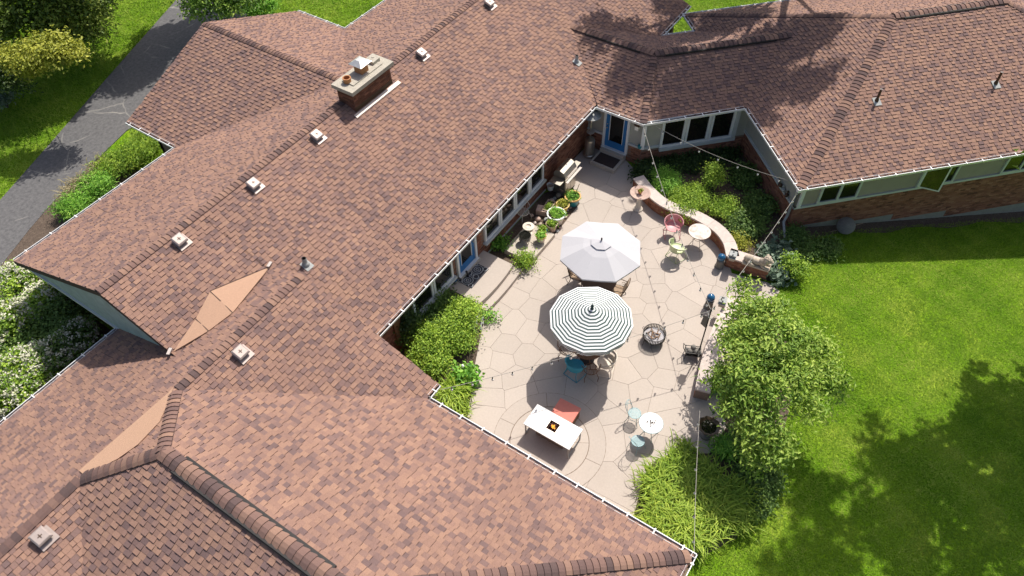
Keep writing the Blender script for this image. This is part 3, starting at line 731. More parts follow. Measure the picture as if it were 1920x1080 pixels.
# ---- walls
def wall(name, A, B, z0, z1, m, out, th=.2, bricks=None, holes=()):
    """outer face runs from A to B; holes: (s0, s1, z0, z1) along the wall where no brick is laid"""
    A, B = Vector((*A, 0)), Vector((*B, 0)); o = Vector((*out, 0)).normalized(); x = (B-A).normalized(); L = (B-A).length
    b = MB(); P = [A-o*th, B-o*th, B, A]
    b.hexa([p+Vector((0,0,z0)) for p in P]+[p+Vector((0,0,z1)) for p in P])
    wo = hp(b, name, m)
    if bricks:
        V, F, T = [], [], []; rr = random.Random(len(name)+int(L*100)); row = 0; z = bricks[0]
        while z+.057 <= bricks[1]+.001:
            s = -.11 if row % 2 else 0.0
            while s < L:
                s0, s1 = max(s, 0.004), min(s+.205, L-.004)
                mid, zm = (s0+s1)/2, z+.03
                if s1-s0 > .04 and not any(h[0]-.02 < mid < h[1]+.02 and h[2]-.02 < zm < h[3] for h in holes):
                    d = rr.uniform(.006,.011); q = len(V)
                    for (ss, zz) in ((s0,z),(s1,z),(s1,z+.06),(s0,z+.06)):
                        for dd in (0, d): V.append(tuple(A+x*ss+o*dd+Vector((0,0,zz))))
                    F += [(q+1,q+3,q+5,q+7),(q,q+2,q+3,q+1),(q+2,q+4,q+5,q+3),(q+4,q+6,q+7,q+5),(q+6,q,q+1,q+7)]
                    T += [min(1, max(0, rr.gauss(.5,.22)))]*5
                s += .215
            z += .072; row += 1
        big_mesh('bricks', V, F, T, M['brick'], wo)
    return wo
def ledge(A, B, z, out, d=.06, h=.09, m='trimgrey'):
    A, B = Vector((*A, z)), Vector((*B, z)); o = Vector((*out, 0)).normalized()
    b = MB(); b.bar(A+o*(d/2-.05), B+o*(d/2-.05), d+.1, h); return hp(b, 'window_ledge', M[m])
def window(A, B, z0, z1, out, panes=1, fr=.07, mull=.09, m='white'):
    """frame proud of the wall, a pane of dark glass set back in it"""
    A, B = Vector((*A, 0)), Vector((*B, 0)); o = Vector((*out, 0)).normalized(); x = (B-A).normalized(); L = (B-A).length
    b = MB(); up = Vector((0,0,1))
    for zz in (z0+fr/2, z1-fr/2): b.bar(A+o*.025+up*zz, B+o*.025+up*zz, .09, fr)
    edges = [(0, fr)]; cell = (L-2*fr-(panes-1)*mull)/panes; pos = fr; cells = []
    for k in range(panes):
        cells.append((pos, pos+cell)); pos += cell
        edges.append((pos, pos+(mull if k < panes-1 else fr))); pos += mull
    for s0, s1 in edges:
        b.bar(A+x*((s0+s1)/2)+o*.025+up*(z0+fr), A+x*((s0+s1)/2)+o*.025+up*(z1-fr), s1-s0, .088) if False else b.box(A+x*((s0+s1)/2)+o*.025+up*((z0+z1)/2), (s1-s0, .088, z1-z0-2*fr), rz=math.atan2(x.y, x.x))
    wobj = hp(b, 'window', M[m])
    for s0, s1 in cells:
        p = MB(); p.box(A+x*((s0+s1)/2)+o*.012+up*((z0+z1)/2), (s1-s0, .02, z1-z0-2*fr), rz=math.atan2(x.y, x.x)); hp(p, 'pane', M['glass'], wobj)
    return wobj
VM = 11.47
door_holes = [(4.4, 5.6, .2, 2.4)]
wall('wall', (8.6,VM), (22.3,VM), -.3, 2.5, M['mortar'], (0,-1), bricks=(-.05,2.35), holes=[(1.95,4.2,.62,2.4),(4.42,5.58,.2,2.4),(6.0,10.15,.62,2.4)])
wall('base_trim', (14.75,VM-.03), (18.9,VM-.03), -.1, .035, M['trimgrey'], (0,-1), th=.05)
ledge((14.62,VM), (18.75,VM), .68, (0,-1), .16, .07); ledge((10.5,VM), (12.85,VM), .68, (0,-1), .16, .07)
for k in range(4):
    u0 = 14.7+k*1.0; window((u0,VM), (u0+.97,VM), .72, 2.2, (0,-1), 1, .09)
for k in range(2):
    u0 = 10.6+k*1.1; window((u0,VM), (u0+1.06,VM), .72, 2.2, (0,-1), 1, .09)
b = MB(); b.box((9.75,VM-.05,1.2), (.3,.06,1.7)); hp(b, 'shutter', M['wood'])
def door(A, B, z0, z1, out, handle_end):
    A, B = Vector((*A, 0)), Vector((*B, 0)); o = Vector((*out, 0)).normalized(); x = (B-A).normalized(); L = (B-A).length; up = Vector((0,0,1)); rz = math.atan2(x.y, x.x)
    b = MB()
    for s in (-.05, L+.05): b.box(A+x*s+o*.03+up*((z0+z1)/2), (.10,.12,z1-z0+.1), rz=rz)
    b.box(A+x*L/2+o*.03+up*(z1+.05), (L+.2,.12,.10), rz=rz); b.box(A+x*L/2+o*.06+up*(z0-.03), (L+.2,.2,.06), rz=rz)
    fr = hp(b, 'door_frame', M['white'])
    b = MB(); st = .16
    for s in (st/2, L-st/2): b.box(A+x*s+o*.012+up*((z0+z1)/2), (st,.05,z1-z0), rz=rz)
    for zz, hh in ((z0+.16,.32),(z1-.08,.16)): b.box(A+x*L/2+o*.012+up*zz, (L-2*st,.05,hh), rz=rz)
    d = hp(b, 'door', M['blue'])
    p = MB(); p.box(A+x*L/2+o*.006+up*((z0+.32+z1-.16)/2), (L-2*st,.03,z1-z0-.48), rz=rz); hp(p, 'pane', M['glass'], d)
    p = MB()
    for s in (st+.012, L-st-.012): p.box(A+x*s+o*.03+up*((z0+.32+z1-.16)/2), (.024,.03,z1-z0-.48), rz=rz)
    hp(p, 'glazing_bead', M['white'], d)
    hnd = MB(); s = .07 if handle_end == 0 else L-.07
    hnd.ball(A+x*s+o*.08+up*(z0+.95), .035); hnd.bar(A+x*s+o*.03+up*(z0+.95), A+x*s+o*.08+up*(z0+.95), .02, .02); hnd.ball(A+x*s+o*.06+up*(z0+1.12), .025)
    hp(hnd, 'handle', M['steel'], d)
door((13.1,VM), (14.05,VM), .48, 2.4, (0,-1), 1)
UC = 22.22; QC = 22.06; PW, QW = 13.74, 17.47; VC = QC*R2-UC
wall('wall', (UC,VM), (UC,VC), -.3, .82, M['mortar'], (-1,0), bricks=(-.05,.80), holes=[(.7,1.95,.2,.9)])
wall('siding', (UC,VM), (UC,VC), .82, 2.5, M['siding'], (-1,0)); ledge((UC,VM), (UC,10.75), .86, (-1,0)); ledge((UC,9.56), (UC,VC), .86, (-1,0))
door((UC,10.63), (UC,9.68), .34, 2.35, (-1,0), 0)
PC = (UC-VC)/R2
wall('wall', EP(PC,QC), EP(PW,QC), -.3, .75, M['mortar'], neg(G_D), bricks=(-.05,.72))
wall('siding', EP(PC,QC), EP(PW,QC), .75, 2.5, M['siding'], neg(G_D)); ledge(EP(PC-.02,QC), EP(PC+.72,QC), .86, neg(G_D)); ledge(EP(PC+.72,QC), EP(13.3,QC), .70, neg(G_D), .12, .14)
w0 = PC+.72
for k in range(3):
    window(EP(w0+k*1.02,QC), EP(w0+k*1.02+1.0,QC), .78, 2.42, neg(G_D), 1, .10)
b = MB(); b.box((*EP(w0+.02+3.1,QC-.06),1.6), (.16,.1,1.6), rz=-math.pi/4); hp(b, 'corner_post', M['trimgrey'])
b = MB(); b.box((UC-.05,VC-.03,1.65), (.16,.16,1.5), rz=math.radians(22)); hp(b, 'corner_post', M['white'])
wall('wall', EP(PW,QC), EP(PW,QW), -.5, .92, M['mortar'], neg(G_E), bricks=(-.12,.9)); wall('siding', EP(PW,QC), EP(PW,QW), .92, 2.5, M['siding'], neg(G_E)); ledge(EP(PW,QC), EP(PW,QW-.06), .96, neg(G_E))
holes = [(s, s+.001, 0, 0) for s in (0,)]
wall('wall', EP(PW,QW), EP(30,QW), -2.6, .92, M['mortar'], neg(G_D), bricks=(-1.75,.9)); wall('siding', EP(PW,QW), EP(30,QW), .92, 2.5, M['sage'], neg(G_D)); ledge(EP(PW-.06,QW), EP(30,QW), .96, neg(G_D))
# stepped foundation below the brick
for p0, p1, zt in ((14.3,16.1,-.10),(16.1,18.2,-.34),(18.2,20.6,-.66),(20.6,25,-1.0)):
    wall('foundation', EP(p0,QW-.016), EP(p1,QW-.016), -2.6, zt, M['found'], neg(G_D), th=.05)
window(EP(14.55,QW), EP(16.15,QW), 1.0, 2.35, neg(G_D), 2, .09, .10, 'trimgrey')
b = MB(); b.box((*EP(13.86,QW-.035),1.65), (.14,.07,1.35), rz=-math.pi/4); hp(b, 'corner_post', M['white'])
window(EP(18.55,QW), EP(20.05,QW), 1.0, 2.35, neg(G_D), 2, .08, .08, 'trimgrey')
def open_sash():
    a = Vector(EP(18.62,QW-.05,0)); dirn = Vector((*EPv((.83,-.56)),0)).normalized(); b = MB(); L = .74; up = Vector((0,0,1)); rz = math.atan2(dirn.y, dirn.x)
    for s in (.025, L-.025): b.box(a+dirn*s+up*1.68, (.05,.04,1.28), rz=rz)
    for zz in (1.06,2.30): b.box(a+dirn*L/2+up*zz, (L-.1,.04,.05), rz=rz)
    s_ = hp(b, 'open_sash', M['white'], label='casement window swung open from the sage wall')
    p = MB(); p.box(a+dirn*L/2+up*1.68, (L-.1,.012,1.19), rz=rz); hp(p, 'pane', M['glass'], s_)
open_sash()
window(EP(22.0,QW), EP(23.6,QW), 1.0, 2.35, neg(G_D), 2, .08, .08, 'trimgrey')
# drive-side gable, and the walls one sees only from the side
wall('wall', (5.0,23.0), (5.0,17.0), -.3, 2.45, M['mortar'], (-1,0), bricks=(-.05,2.4))
b = MB(); b.prism([(0,0),(1,0)], 0, 0) if False else None
g = MB(); G3 = [(4.47,23.0,2.42),(4.47,17.05,4.72),(4.47,14.4,3.72),(4.47,17.2,2.42)]; g.add(G3+[(5.0,y,z) for _, y, z in G3], [(0,1,2,3),(7,6,5,4),(0,4,5,1),(1,5,6,2),(2,6,7,3),(3,7,4,0)]); hp(g, 'gable_siding', M['bluesiding'])
b = MB(); b.bar((4.45,23.1,2.43), (4.45,17.7,2.43), .06, .10); hp(b, 'frieze_board', M['trimgrey'])
wall('wall', (7.2,.9), (7.2,8.9), -.3, 2.45, M['mortar'], (1,0), bricks=(-.05,2.4)); wall('wall', (7.2,8.9), (7.75,8.9), -.3, 2.45, M['mortar'], (0,-1)); wall('wall', (7.72,8.9), (7.72,VM), -.3, 2.5, M['mortar'], (1,0), bricks=(-.05,2.35))
g = MB(); g.add([(7.95,8.5,2.4),(7.95,13.1,4.2),(7.95,17.7,2.4),(7.75,8.5,2.4),(7.75,13.1,4.2),(7.75,17.7,2.4)], [(0,2,1),(3,4,5),(0,1,4,3),(1,2,5,4)]); hp(g, 'gable_siding', M['bluesiding'])
wall('wall', (-6,17.4), (5,17.4), -.3, 2.4, M['mortar'], (0,1)); wall('wall', (5.0,22.6), (30,22.6), -.3, 2.4, M['mortar'], (0,1)); wall('wall', (11.75,22.6), (11.75,25.5), -.3, 2.4, M['mortar'], (-1,0)); wall('wall', (20.2,22.6), (20.2,25.5), -.3, 2.4, M['mortar'], (1,0)); wall('wall', (11.75,25.5), (20.2,25.5), -.3, 2.4, M['mortar'], (0,1))
g = MB(); g.add([(11.4,25.55,2.4),(15.95,25.55,4.2),(20.5,25.55,2.4),(11.4,25.45,2.4),(15.95,25.45,4.2),(20.5,25.45,2.4)], [(0,1,2),(3,5,4),(0,3,4,1),(1,4,5,2)]); hp(g, 'gable_siding', M['bluesiding'])
wall('wall', (-3,.75), (7.2,.75), -.3, 2.4, M['mortar'], (0,-1)); wall('wall', (30.0,11.4), (30.0,22.6), -.3, 2.4, M['mortar'], (1,0)); wall('wall', (26.9,VM), (30,VM), -.3, 2.4, M['mortar'], (0,-1)); wall('wall', EP(11.8,26.8), EP(13.7,26.8), -.5, 2.4, M['mortar'], G_D); wall('wall', EP(PW,26.8), EP(PW,28.1), -.5, 2.4, M['mortar'], neg(G_E)); wall('wall', EP(PW,28.1), EP(29.5,28.1), -2, 2.4, M['mortar'], G_D); wall('wall', EP(29.5,QW), EP(29.5,28.1), -2.6, 2.4, M['mortar'], G_E)
# ---- chimney
def chimney():
    u0, u1, v0, v1 = CH; b = MB(); b.box(((u0+u1)/2,(v0+v1)/2,4.85), (u1-u0-.16, v1-v0-.16, 1.1)); ch = hp(b, 'chimney', M['mortar'])
    V, F, T = [], [], []; rr = random.Random(4)
    faces = [((u0+.08,v0+.08),(u1-.08,v0+.08),(0,-1)),((u0+.08,v1-.08),(u0+.08,v0+.08),(-1,0)),((u1-.08,v0+.08),(u1-.08,v1-.08),(1,0)),((u1-.08,v1-.08),(u0+.08,v1-.08),(0,1))]
    for A, B, out in faces:
        A, B = Vector((*A,0)), Vector((*B,0)); o = Vector((*out,0)); x = (B-A).normalized(); L = (B-A).length; z = 4.3; row = 0
        while z < 5.36:
            s = -.11 if row % 2 else 0
            while s < L:
                s0, s1 = max(s,.003), min(s+.205, L-.003)
                if s1-s0 > .04:
                    d = rr.uniform(.006,.014); q = len(V)
                    for ss, zz in ((s0,z),(s1,z),(s1,z+.06),(s0,z+.06)):
                        for dd in (0, d): V.append(tuple(A+x*ss+o*dd+Vector((0,0,zz))))
                    F += [(q+1,q+3,q+5,q+7),(q,q+2,q+3,q+1),(q+2,q+4,q+5,q+3),(q+4,q+6,q+7,q+5),(q+6,q,q+1,q+7)]; T += [min(1,max(0,rr.gauss(.12,.14)))]*5  # bricks toned darker than the walls, the chimney's shade put into colour
                s += .215
            z += .072; row += 1
    big_mesh('bricks', V, F, T, M['brick'], ch)
    c = MB(); zc = 5.50; P = [(u0-.03,v0-.05),(u1+.03,v0-.05),(u1+.03,v1+.03),(u0-.03,v1+.03)]; cx, cy = (u0+u1)/2, (v0+v1)/2
    c.prism(P, zc-.14, zc); c.prism([(cx+(x-cx)*.7, cy+(y-cy)*.55) for x, y in P], zc-.01, zc+.035)
    hp(c, 'chimney_cap', M['lichen'], ch)
    f = MB(); f.lathe([(.115,0),(.135,0),(.135,.14),(.15,.145),(.15,.18),(.11,.18),(.11,.03)], 18, (14.76,16.90,zc+.01)); hp(f, 'clay_flue', M['terra'], ch, smooth=False)
    f = MB(); f.box((15.48,16.88,zc+.15), (.34,.34,.30)); hp(f, 'square_flue', M['terra'], ch)
    f = MB(); zf = zc+.38
    for dx in (-.15,.15):
        for dy in (-.15,.15): f.box((15.48+dx,16.88+dy,zf-.04), (.02,.02,.10))
    s = .29; f.add([(15.48-s,16.88-s,zf),(15.48+s,16.88-s,zf),(15.48+s,16.88+s,zf),(15.48-s,16.88+s,zf),(15.48-.1,16.88-.1,zf+.12),(15.48+.1,16.88-.1,zf+.12),(15.48+.1,16.88+.1,zf+.12),(15.48-.1,16.88+.1,zf+.12)], [(0,1,5,4),(1,2,6,5),(2,3,7,6),(3,0,4,7),(4,5,6,7),(3,2,1,0)])
    hp(f, 'flue_hood', M['metal'], ch)
    f = MB(); f.box((16.14,16.94,zc+.06), (.36,.36,.16), rz=.05); f.lathe([(.05,0),(.05,.02)], 10, (16.22,16.98,zc+.14)); hp(f, 'mortar_plug', M['lichen'], ch)
    pl = planes['main_garden']; f = MB(); A = Vector((u0-.12,v0+.0,pl.z(0,v0)+.03)); B = Vector((u1+.15,v0+.0,pl.z(0,v0)+.03)); g = Vector((0,-.13,-.13*pl.s))
    f.hexa([A+g, B+g, B, A, A+g+Vector((0,0,.02)), B+g+Vector((0,0,.02)), B+Vector((0,0,.02)), A+Vector((0,0,.02))]); hp(f, 'apron_flashing', M['flash'], ch)
    f = MB(); f.box(((u0+u1)/2, v0+.068, pl.z(0,v0)+.1), (u1-u0-.14,.01,.2)); hp(f, 'step_flashing', M['brown'], ch)
chimney()
# ---- roof vents and pipes
def roof_at(nm, px, py):
    pl = planes[nm]; z = 3.5
    for _ in range(15): p = at(px, py, z); z = pl.z(p.x, p.y)
    return p.x, p.y, z
def roof_vent(nm, px, py, m='ventmetal'):
    pl = planes[nm]; u, v, z = roof_at(nm, px, py+8); up = Vector((-pl.s*pl.g[0], -pl.s*pl.g[1], 1)).normalized()
    gx = Vector((pl.e[0],pl.e[1],0)); gy = up.cross(gx); R = Matrix((gx, gy, up)).transposed(); c = Vector((u,v,z))
    b = MB(); b.box(c+R@Vector((.03,-.07,.045)), (.42,.42,.012), mat=R); fl = hp(b, 'roof_vent', M['ventmetal'])
    b = MB(); b.box(c+R@Vector((0,0,.085)), (.27,.27,.10), mat=R); hp(b, 'vent_throat', M['black'], fl)
    b = MB(); h = .172; P = []
    for s_, zz in ((h,.125),(h,.185),(h-.035,.215)):
        for sx, sy in ((-1,-1),(1,-1),(1,1),(-1,1)): P.append(c+R@Vector((sx*s_,sy*s_,zz)))
    b.add(P, [(3,2,1,0),(0,1,5,4),(1,2,6,5),(2,3,7,6),(3,0,4,7),(4,5,9,8),(5,6,10,9),(6,7,11,10),(7,4,8,11),(8,9,10,11)])
    b.box(c+R@Vector((0,0,.219)), (.11,.018,.010), mat=R, mi=1); b.box(c+R@Vector((0,0,.221)), (.018,.11,.010), mat=R, mi=1); hp(b, 'vent_hood', [M[m], M['brown']], fl)
for nm, px, py in (('main_garden',593,250),('main_garden',475,341),('main_garden2',337,446),('second_garden',451,656),('main_garden',789,96),('main_garden',916,2)):
    roof_vent(nm, px, py)
roof_vent('second_garden', 79, 1000, 'ventmetal')
def pipe(nm, px, py, h, r, m, top):
    pl = planes[nm]; u, v, z = roof_at(nm, px, py); b = MB(); up = Vector((-pl.s*pl.g[0], -pl.s*pl.g[1], 1)).normalized()
    gx = Vector((pl.e[0],pl.e[1],0)); R = Matrix((gx, up.cross(gx), up)).transposed()
    b.box(Vector((u,v,z+.035))+R@Vector((0,-.04,0)), (.28,.34,.012), mat=R); fl = hp(b, 'pipe_flashing', M['grey'])
    b = MB(); b.lathe([(r*1.7,0),(r*1.5,.08),(r*1.05,.13),(r,.14),(r,h)], 12, (u,v,z+.01), cap=False); b.lathe([(r,h),(r*.78,h),(r*.78,h-.12),(.001,h-.12)], 12, (u,v,z+.01), 1, cap=False)
    hp(b, 'vent_pipe', [M[m], M[top]], fl)
pipe('main_garden',574,497,.30,.075,'grey','black'); pipe('main_garden',1081,117,.30,.06,'grey','black')
pipe('wing_south',1643,190,.52,.045,'brown','flash'); pipe('wing_south',1866,158,.52,.045,'brown','flash')
# ---- downspout and wall lamp
def downspout():
    p0, q0 = 13.24, 16.95; b = MB(); pts = [EP(p0,q0,2.38), EP(p0+.02,q0+.05,2.2), EP(PW-.08,QW+.10,1.75), EP(PW-.08,QW+.12,.45), EP(PW-.22,QW+.02,.25), EP(PW-.55,QW-1.0,.02)]
    b.tube(pts, .05, 8); hp(b, 'downspout', M['grey'])
downspout()
b = MB(); b.box((UC-.10,9.25,1.95), (.14,.2,.05)); b.prism([(UC-.18,9.13),(UC-.02,9.13),(UC-.02,9.37),(UC-.18,9.37)], 1.98, 2.02); lamp = hp(b, 'wall_lamp', M['brown'])
b = MB(); b.box((UC-.10,9.25,1.83), (.12,.16,.18)); hp(b, 'lamp_glass', M['bulbglass'], lamp)
# ================================================================== garden walls and steps
V3 = Vector
def offset_path(path, d):
    out = []
    for i, p in enumerate(path):
        a, b_ = path[max(i-1, 0)], path[min(i+1, len(path)-1)]
        t = V3((b_[0]-a[0], b_[1]-a[1], 0)).normalized(); out.append((p[0]-t.y*d, p[1]+t.x*d))
    return out
def smooth_path(pts, n=5):
    out = []
    for i in range(len(pts)-1):
        p0, p1, p2, p3 = pts[max(i-1, 0)], pts[i], pts[i+1], pts[min(i+2, len(pts)-1)]
        for k in range(n):
            t = k/n
            out.append(tuple(.5*((2*p1[j])+(-p0[j]+p2[j])*t+(2*p0[j]-5*p1[j]+4*p2[j]-p3[j])*t*t+(-p0[j]+3*p1[j]-3*p2[j]+p3[j])*t**3) for j in range(2)))
    return out+[tuple(pts[-1])]
def brick_wall(label, path, side, width, h, cap_over=.03, cap_len=.9, ends=True, z0=-.1, cap_mat='cap_stone'):
    """path: foot of the patio face; side +1 when the wall's body lies to the left of the path"""
    c = (sum(p[0] for p in path)/len(path), sum(p[1] for p in path)/len(path), 0)
    t = thing('garden_wall', label, 'wall', c)
    back = offset_path(path, side*width); b = MB(); n = len(path)
    poly = list(path)+back[::-1]
    if area(poly) < 0: poly = poly[::-1]
    b.prism(poly, z0, h-.07); wo = b.build('wall_core', M['mortar'], t, origin=c)
    V, F, T = [], [], []; rr = random.Random(n)
    def lay(A, B, out):
        A, B = V3((*A, 0)), V3((*B, 0)); x = (B-A); L = x.length; x.normalize(); o = V3((*out, 0)); z = 0.005; row = 0
        while z+.06 < h-.05:
            s = -.11 if row % 2 else 0
            while s < L:
                s0, s1 = max(s, .002), min(s+.205, L-.002)
                if s1-s0 > .03:
                    d = rr.uniform(.005,.011); q = len(V)
                    for ss, zz in ((s0,z),(s1,z),(s1,z+.06),(s0,z+.06)):
                        for dd in (0, d): V.append(tuple(A+x*ss+o*dd+V3((0,0,zz))))
                    F.extend([(q+1,q+3,q+5,q+7),(q,q+2,q+3,q+1),(q+2,q+4,q+5,q+3),(q+4,q+6,q+7,q+5),(q+6,q,q+1,q+7)]); T.extend([min(1,max(0,rr.gauss(.6,.2)))]*5)
                s += .215
            z += .072; row += 1
    def nrm(A, B, sgn): d = V3((B[0]-A[0], B[1]-A[1], 0)).normalized(); return (d.y*sgn, -d.x*sgn)
    for i in range(n-1):
        lay(path[i], path[i+1], nrm(path[i], path[i+1], side)); lay(back[i], back[i+1], nrm(back[i], back[i+1], -side))
    if ends: lay(path[0], back[0], nrm(path[0], back[0], side) if side < 0 else nrm(path[0], back[0], 1)); lay(path[-1], back[-1], nrm(path[-1], back[-1], -1) if side < 0 else nrm(path[-1], back[-1], -1))
    me = bpy.data.meshes.new('bricks'); me.from_pydata([(x-c[0], y-c[1], z) for x, y, z in V], [], F); me.materials.append(M['brick'])
    me.attributes.new('tone', 'FLOAT', 'FACE').data.foreach_set('value', T); o = bpy.data.objects.new('bricks', me); COL.objects.link(o); o.parent = wo; o['kind'] = 'stuff'
    fr, bk = offset_path(path, -side*cap_over), offset_path(path, side*(width+cap_over))
    acc = 0; start = 0
    for i in range(1, n):
        acc += math.hypot(path[i][0]-path[i-1][0], path[i][1]-path[i-1][1])
        if acc >= cap_len or i == n-1:
            poly = fr[start:i+1]+bk[start:i+1][::-1]
            cx, cy = sum(p[0] for p in poly)/len(poly), sum(p[1] for p in poly)/len(poly)
            poly = [(cx+(x-cx)*.994, cy+(y-cy)*.994) for x, y in poly]
            if area(poly) < 0: poly = poly[::-1]
            MB().prism(poly, h-.07, h).build('cap_stone', M[cap_mat], t, origin=c); acc = 0; start = i
    return t
curve = smooth_path([tuple(at(x, y)[:2]) for x, y in ((1186,352),(1203,374),(1226,396),(1252,411),(1280,420),(1308,433),(1335,451),(1352,473),(1358,498))], 4)
brick_wall('long curved brick garden wall with pale stone caps, wrapping the pink chair and rusty round table', curve, +1, .40, .52)
A_, B_ = at(1359,499), at(1436,524)
brick_wall('short straight brick wall with the stone lion lying on its cap', [tuple(A_[:2]), tuple(((A_+B_)/2)[:2]), tuple(B_[:2])], +1, .42, .52, ends=True)
curve2 = smooth_path([tuple(at(x, y)[:2]) for x, y in ((1363,570),(1343,607),(1327,645),(1312,690),(1300,745))], 4)
brick_wall('brick garden wall with pink stone caps beside the leafy tree, iron ball cart standing against it', curve2, +1, .42, .48)
def steps():
    t = thing('concrete_steps', 'wide concrete landing with curved lower step at the patterned doormat door', 'steps', (13.5, 10.6, 0))
    def arc(u0, u1, v, bulge, n=14): return [(u0+(u1-u0)*k/n, v-bulge*4*(k/n)*(1-k/n)) for k in range(n+1)]
    lo = arc(12.47, 14.72, 9.86, .06); up = arc(12.47, 14.60, 10.16, .08)
    MB().prism(lo+[(14.72,10.3),(12.47,10.3)], -.1, .17).build('step', M['slab'], t, origin=t.location)
    MB().prism(up+[(14.60,VM),(12.47,VM)], -.1, .36).build('landing', M['slab'], t, origin=t.location)
    s = MB().box((13.6,VM-.1,.41), (1.2,.2,.09)).build('threshold', M['concrete'], t, origin=t.location)
steps()
def mats():
    m = MB().box((13.42,11.08,.372), (1.05,.62,.022)).build('doormat', M['mat2']); tag(m, 'patterned grey doormat with scroll rings on the wide concrete landing', 'doormat')
    b = MB()
    for cx, cy, r in ((13.1,11.1,.2),(13.1,11.1,.12),(13.7,11.1,.2),(13.7,11.1,.12),(13.4,11.25,.1),(13.4,10.95,.1),(13.1,11.1,.05),(13.7,11.1,.05),(12.97,10.87,.08),(13.87,10.87,.08),(12.97,11.3,.08),(13.87,11.3,.08),(13.4,11.1,.05)):
        b.tube([(cx+r*math.cos(a*math.pi/10), cy+r*math.sin(a*math.pi/10), .383) for a in range(20)], .012, 4, closed=True)
    o = b.build('doormat_scrolls', M['matline'], m)
    t = thing('doorstep', 'low grey concrete step carrying the dark brown doormat at the far blue door', 'step', (21.65, 10.15, 0))
    MB().box((0,0,.085), (1.0,1.12,.17)).build('step', M['concrete'], t); MB().box((.42,0,.24), (.3,1.08,.14)).build('sill_step', M['concrete'], t)
    m = MB().box((21.55,10.15,.18), (.62,.92,.02)).build('doormat', M['mat1']); tag(m, 'plain dark brown doormat on the low step at the far blue door', 'doormat')
mats()
def platform():
    c = (16.0, 10.35, 0); t = thing('concrete_platform', 'low concrete slab in the potted plant bed, small pots standing at its edge', 'slab', c)
    MB().box((-.42,0,.06), (.82,1.16,.26)).build('slab', M['concrete'], t); MB().box((.42,0,.06), (.82,1.16,.255)).build('slab', M['concrete'], t)
platform()

# ================================================================== parasols
def tube_part(name, m, pts, r, par, n=6, closed=False): return MB().tube(pts, r, n, closed).build(name, M[m], par, smooth=True)
def grey_parasol():
    t = thing('parasol', 'plain light grey octagonal parasol over the brown metal dining set', 'parasol', (15.34, 7.13, 0), math.radians(4.4))
    R, z0, z1, n = 1.41, 2.2, 2.73, 8
    def ringp(r, z): return [(r*math.cos(2*math.pi*k/n), r*math.sin(2*math.pi*k/n), z) for k in range(n)]
    b = MB(); rs = [(R,z0-.06),(R,z0),(R*.72,z0+.155),(R*.45,z0+.30),(.30,z0+.385)]; m_ = len(rs)
    V = []
    for r, z in rs:
        for k in range(n):
            a = 2*math.pi*k/n; V.append((r*math.cos(a), r*math.sin(a), z)); a2 = a+math.pi/n; rr = r*math.cos(math.pi/n); V.append((rr*math.cos(a2), rr*math.sin(a2), z-.018*(r/R)))
    F = [(i*2*n+k, i*2*n+(k+1) % (2*n), (i+1)*2*n+(k+1) % (2*n), (i+1)*2*n+k) for i in range(m_-1) for k in range(2*n)]
    b.add(V, F); can = b.build('canopy', M['canvas'], t)
    b = MB(); b.add(ringp(.36, z0+.405)+ringp(.06, z1-.05)+[(0,0,z1-.03)], [(k,(k+1)%n,n+(k+1)%n,n+k) for k in range(n)]+[(n+k,n+(k+1)%n,2*n) for k in range(n)])
    b.build('vent_flap', M['canvas'], t)
    b = MB()
    for k in range(n):
        a = 2*math.pi*k/n; a2 = a+math.pi/n
        b.bar((.31*math.cos(a2-.12), .31*math.sin(a2-.12), z0+.385), (.31*math.cos(a2+.12), .31*math.sin(a2+.12), z0+.385), .02, .006)
    b.build('vent_slots', M['socket'], can)
    b = MB().lathe([(.022,z1-.05),(.03,z1),(.028,z1+.06),(.012,z1+.085)], 10); b.build('finial', M['socket'], t)
    tube_part('pole', 'brown', [(0,0,0),(0,0,z1-.03)], .022, t, 10)
    for k in range(n):
        a = 2*math.pi*k/n; MB().bar((.05*math.cos(a), .05*math.sin(a), z1-.09), (R*.985*math.cos(a), R*.985*math.sin(a), z0-.015), .014, .014).build('rib', M['brown'], t)
        MB().bar((.04*math.cos(a), .04*math.sin(a), z0-.2), (R*.5*math.cos(a), R*.5*math.sin(a), z0+.235), .01, .01).build('strut', M['brown'], t)
    MB().lathe([(.25,0),(.25,.05),(.05,.09),(.03,.3)], 20).build('base', M['black'], t)
grey_parasol()
